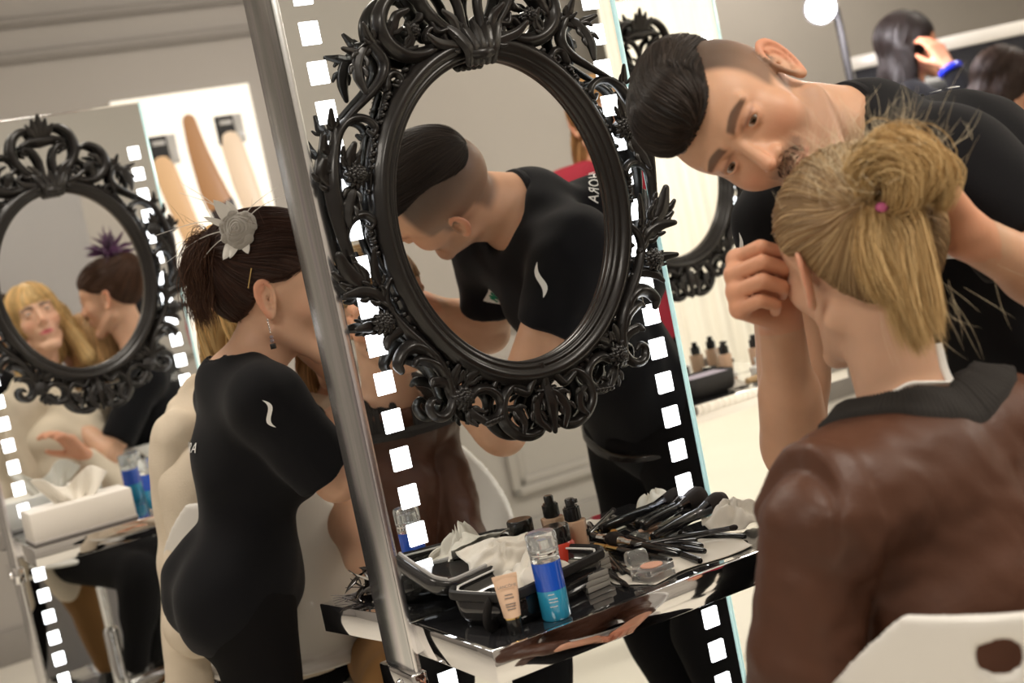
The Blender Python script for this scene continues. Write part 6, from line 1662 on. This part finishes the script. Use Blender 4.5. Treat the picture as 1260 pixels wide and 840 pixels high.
# ---------------------------------------------------------------- light
def area(name, loc, size, power, col, target=None, rot=None):
    l = bpy.data.lights.new(name, 'AREA'); l.energy = power; l.color = col; l.shape = 'RECTANGLE'; l.size = size[0]; l.size_y = size[1]
    o = bpy.data.objects.new(name, l); COL.objects.link(o); o.location = tuple(loc)
    d = Vector(tuple(target))-Vector(tuple(loc)) if target is not None else Vector((0, 0, -1))
    o.rotation_euler = d.to_track_quat('-Z', 'Y').to_euler()
    o['kind'] = 'helper'
    return o
WARM = (1.0, .92, .81); NEUT = (1, .94, .86)
for i, (a, b) in enumerate(((-1.2, .2), (1.4, .2), (4.6, .4), (.2, 3.0), (2.2, 4.3), (5.2, 3.4), (5.0, 5.2))):  # unseen overhead area lights; the last is added to brighten the far right wall
    area('overhead_area_light', ab(a, b, 3.05), (1.0, .6), (41 if b < 2 else 31), WARM, ab(a, b, 0))
area('curtain_wash_light', ab(5.0, .6, 3.0), (2.6, .3), 60, (1, .93, .80), ab(5.2, -1.3, 1.4))  # unseen light, added to brighten the curtain
pl_ = bpy.data.lights.new('studio_lamp_light', 'POINT'); pl_.energy = 40; pl_.color = (1, .95, 1); pl_.shadow_soft_size = .06
plo = bpy.data.objects.new('studio_lamp_light', pl_); COL.objects.link(plo); plo.location = tuple(lp-V(.0, .10, .0)); plo['kind'] = 'helper'
area('left_wall_wash_light', ab(-1.6, 2.0, 3.0), (1.2, .4), 40, (1, .93, .95), ab(-3.2, 2.0, 1.5))  # added fill: brightens the left wall that the steel post reflects
w = bpy.data.worlds.new('World'); SC.world = w; w.use_nodes = True
w.node_tree.nodes['Background'].inputs[0].default_value = (.8, .75, .68, 1); w.node_tree.nodes['Background'].inputs[1].default_value = .3
# ---------------------------------------------------------------- camera
cd = bpy.data.cameras.new('camera'); co = bpy.data.objects.new('camera', cd); COL.objects.link(co)
cd.sensor_width = 36; cd.sensor_fit = 'HORIZONTAL'; cd.lens = FPX*36/1260; cd.clip_start = .05
fw = Vector((0, cos(PITCH), -sin(PITCH))); upv = Vector((0, sin(PITCH), cos(PITCH))); rt = Vector((1, 0, 0))
up2 = upv*cos(ROLL)+rt*sin(ROLL); rt2 = rt*cos(ROLL)-upv*sin(ROLL)
co.matrix_world = Matrix(((rt2.x, up2.x, -fw.x, CAM[0]), (rt2.y, up2.y, -fw.y, CAM[1]), (rt2.z, up2.z, -fw.z, CAM[2]), (0, 0, 0, 1)))
cd.dof.use_dof = True; cd.dof.focus_distance = 2.05; cd.dof.aperture_fstop = 4.4
SC.camera = co
SC.view_settings.view_transform = 'Standard'; SC.view_settings.look = 'None'; SC.view_settings.gamma = 1; SC.view_settings.exposure = EXPO
try: SC.view_settings.use_curve_mapping = False
except Exception: pass
SC.cycles.use_denoising = True
try: SC.cycles.denoiser = 'OPENIMAGEDENOISE'
except Exception: pass
SC.cycles.max_bounces = 10; SC.cycles.glossy_bounces = 8; SC.cycles.transmission_bounces = 8; SC.cycles.sample_clamp_indirect = 6
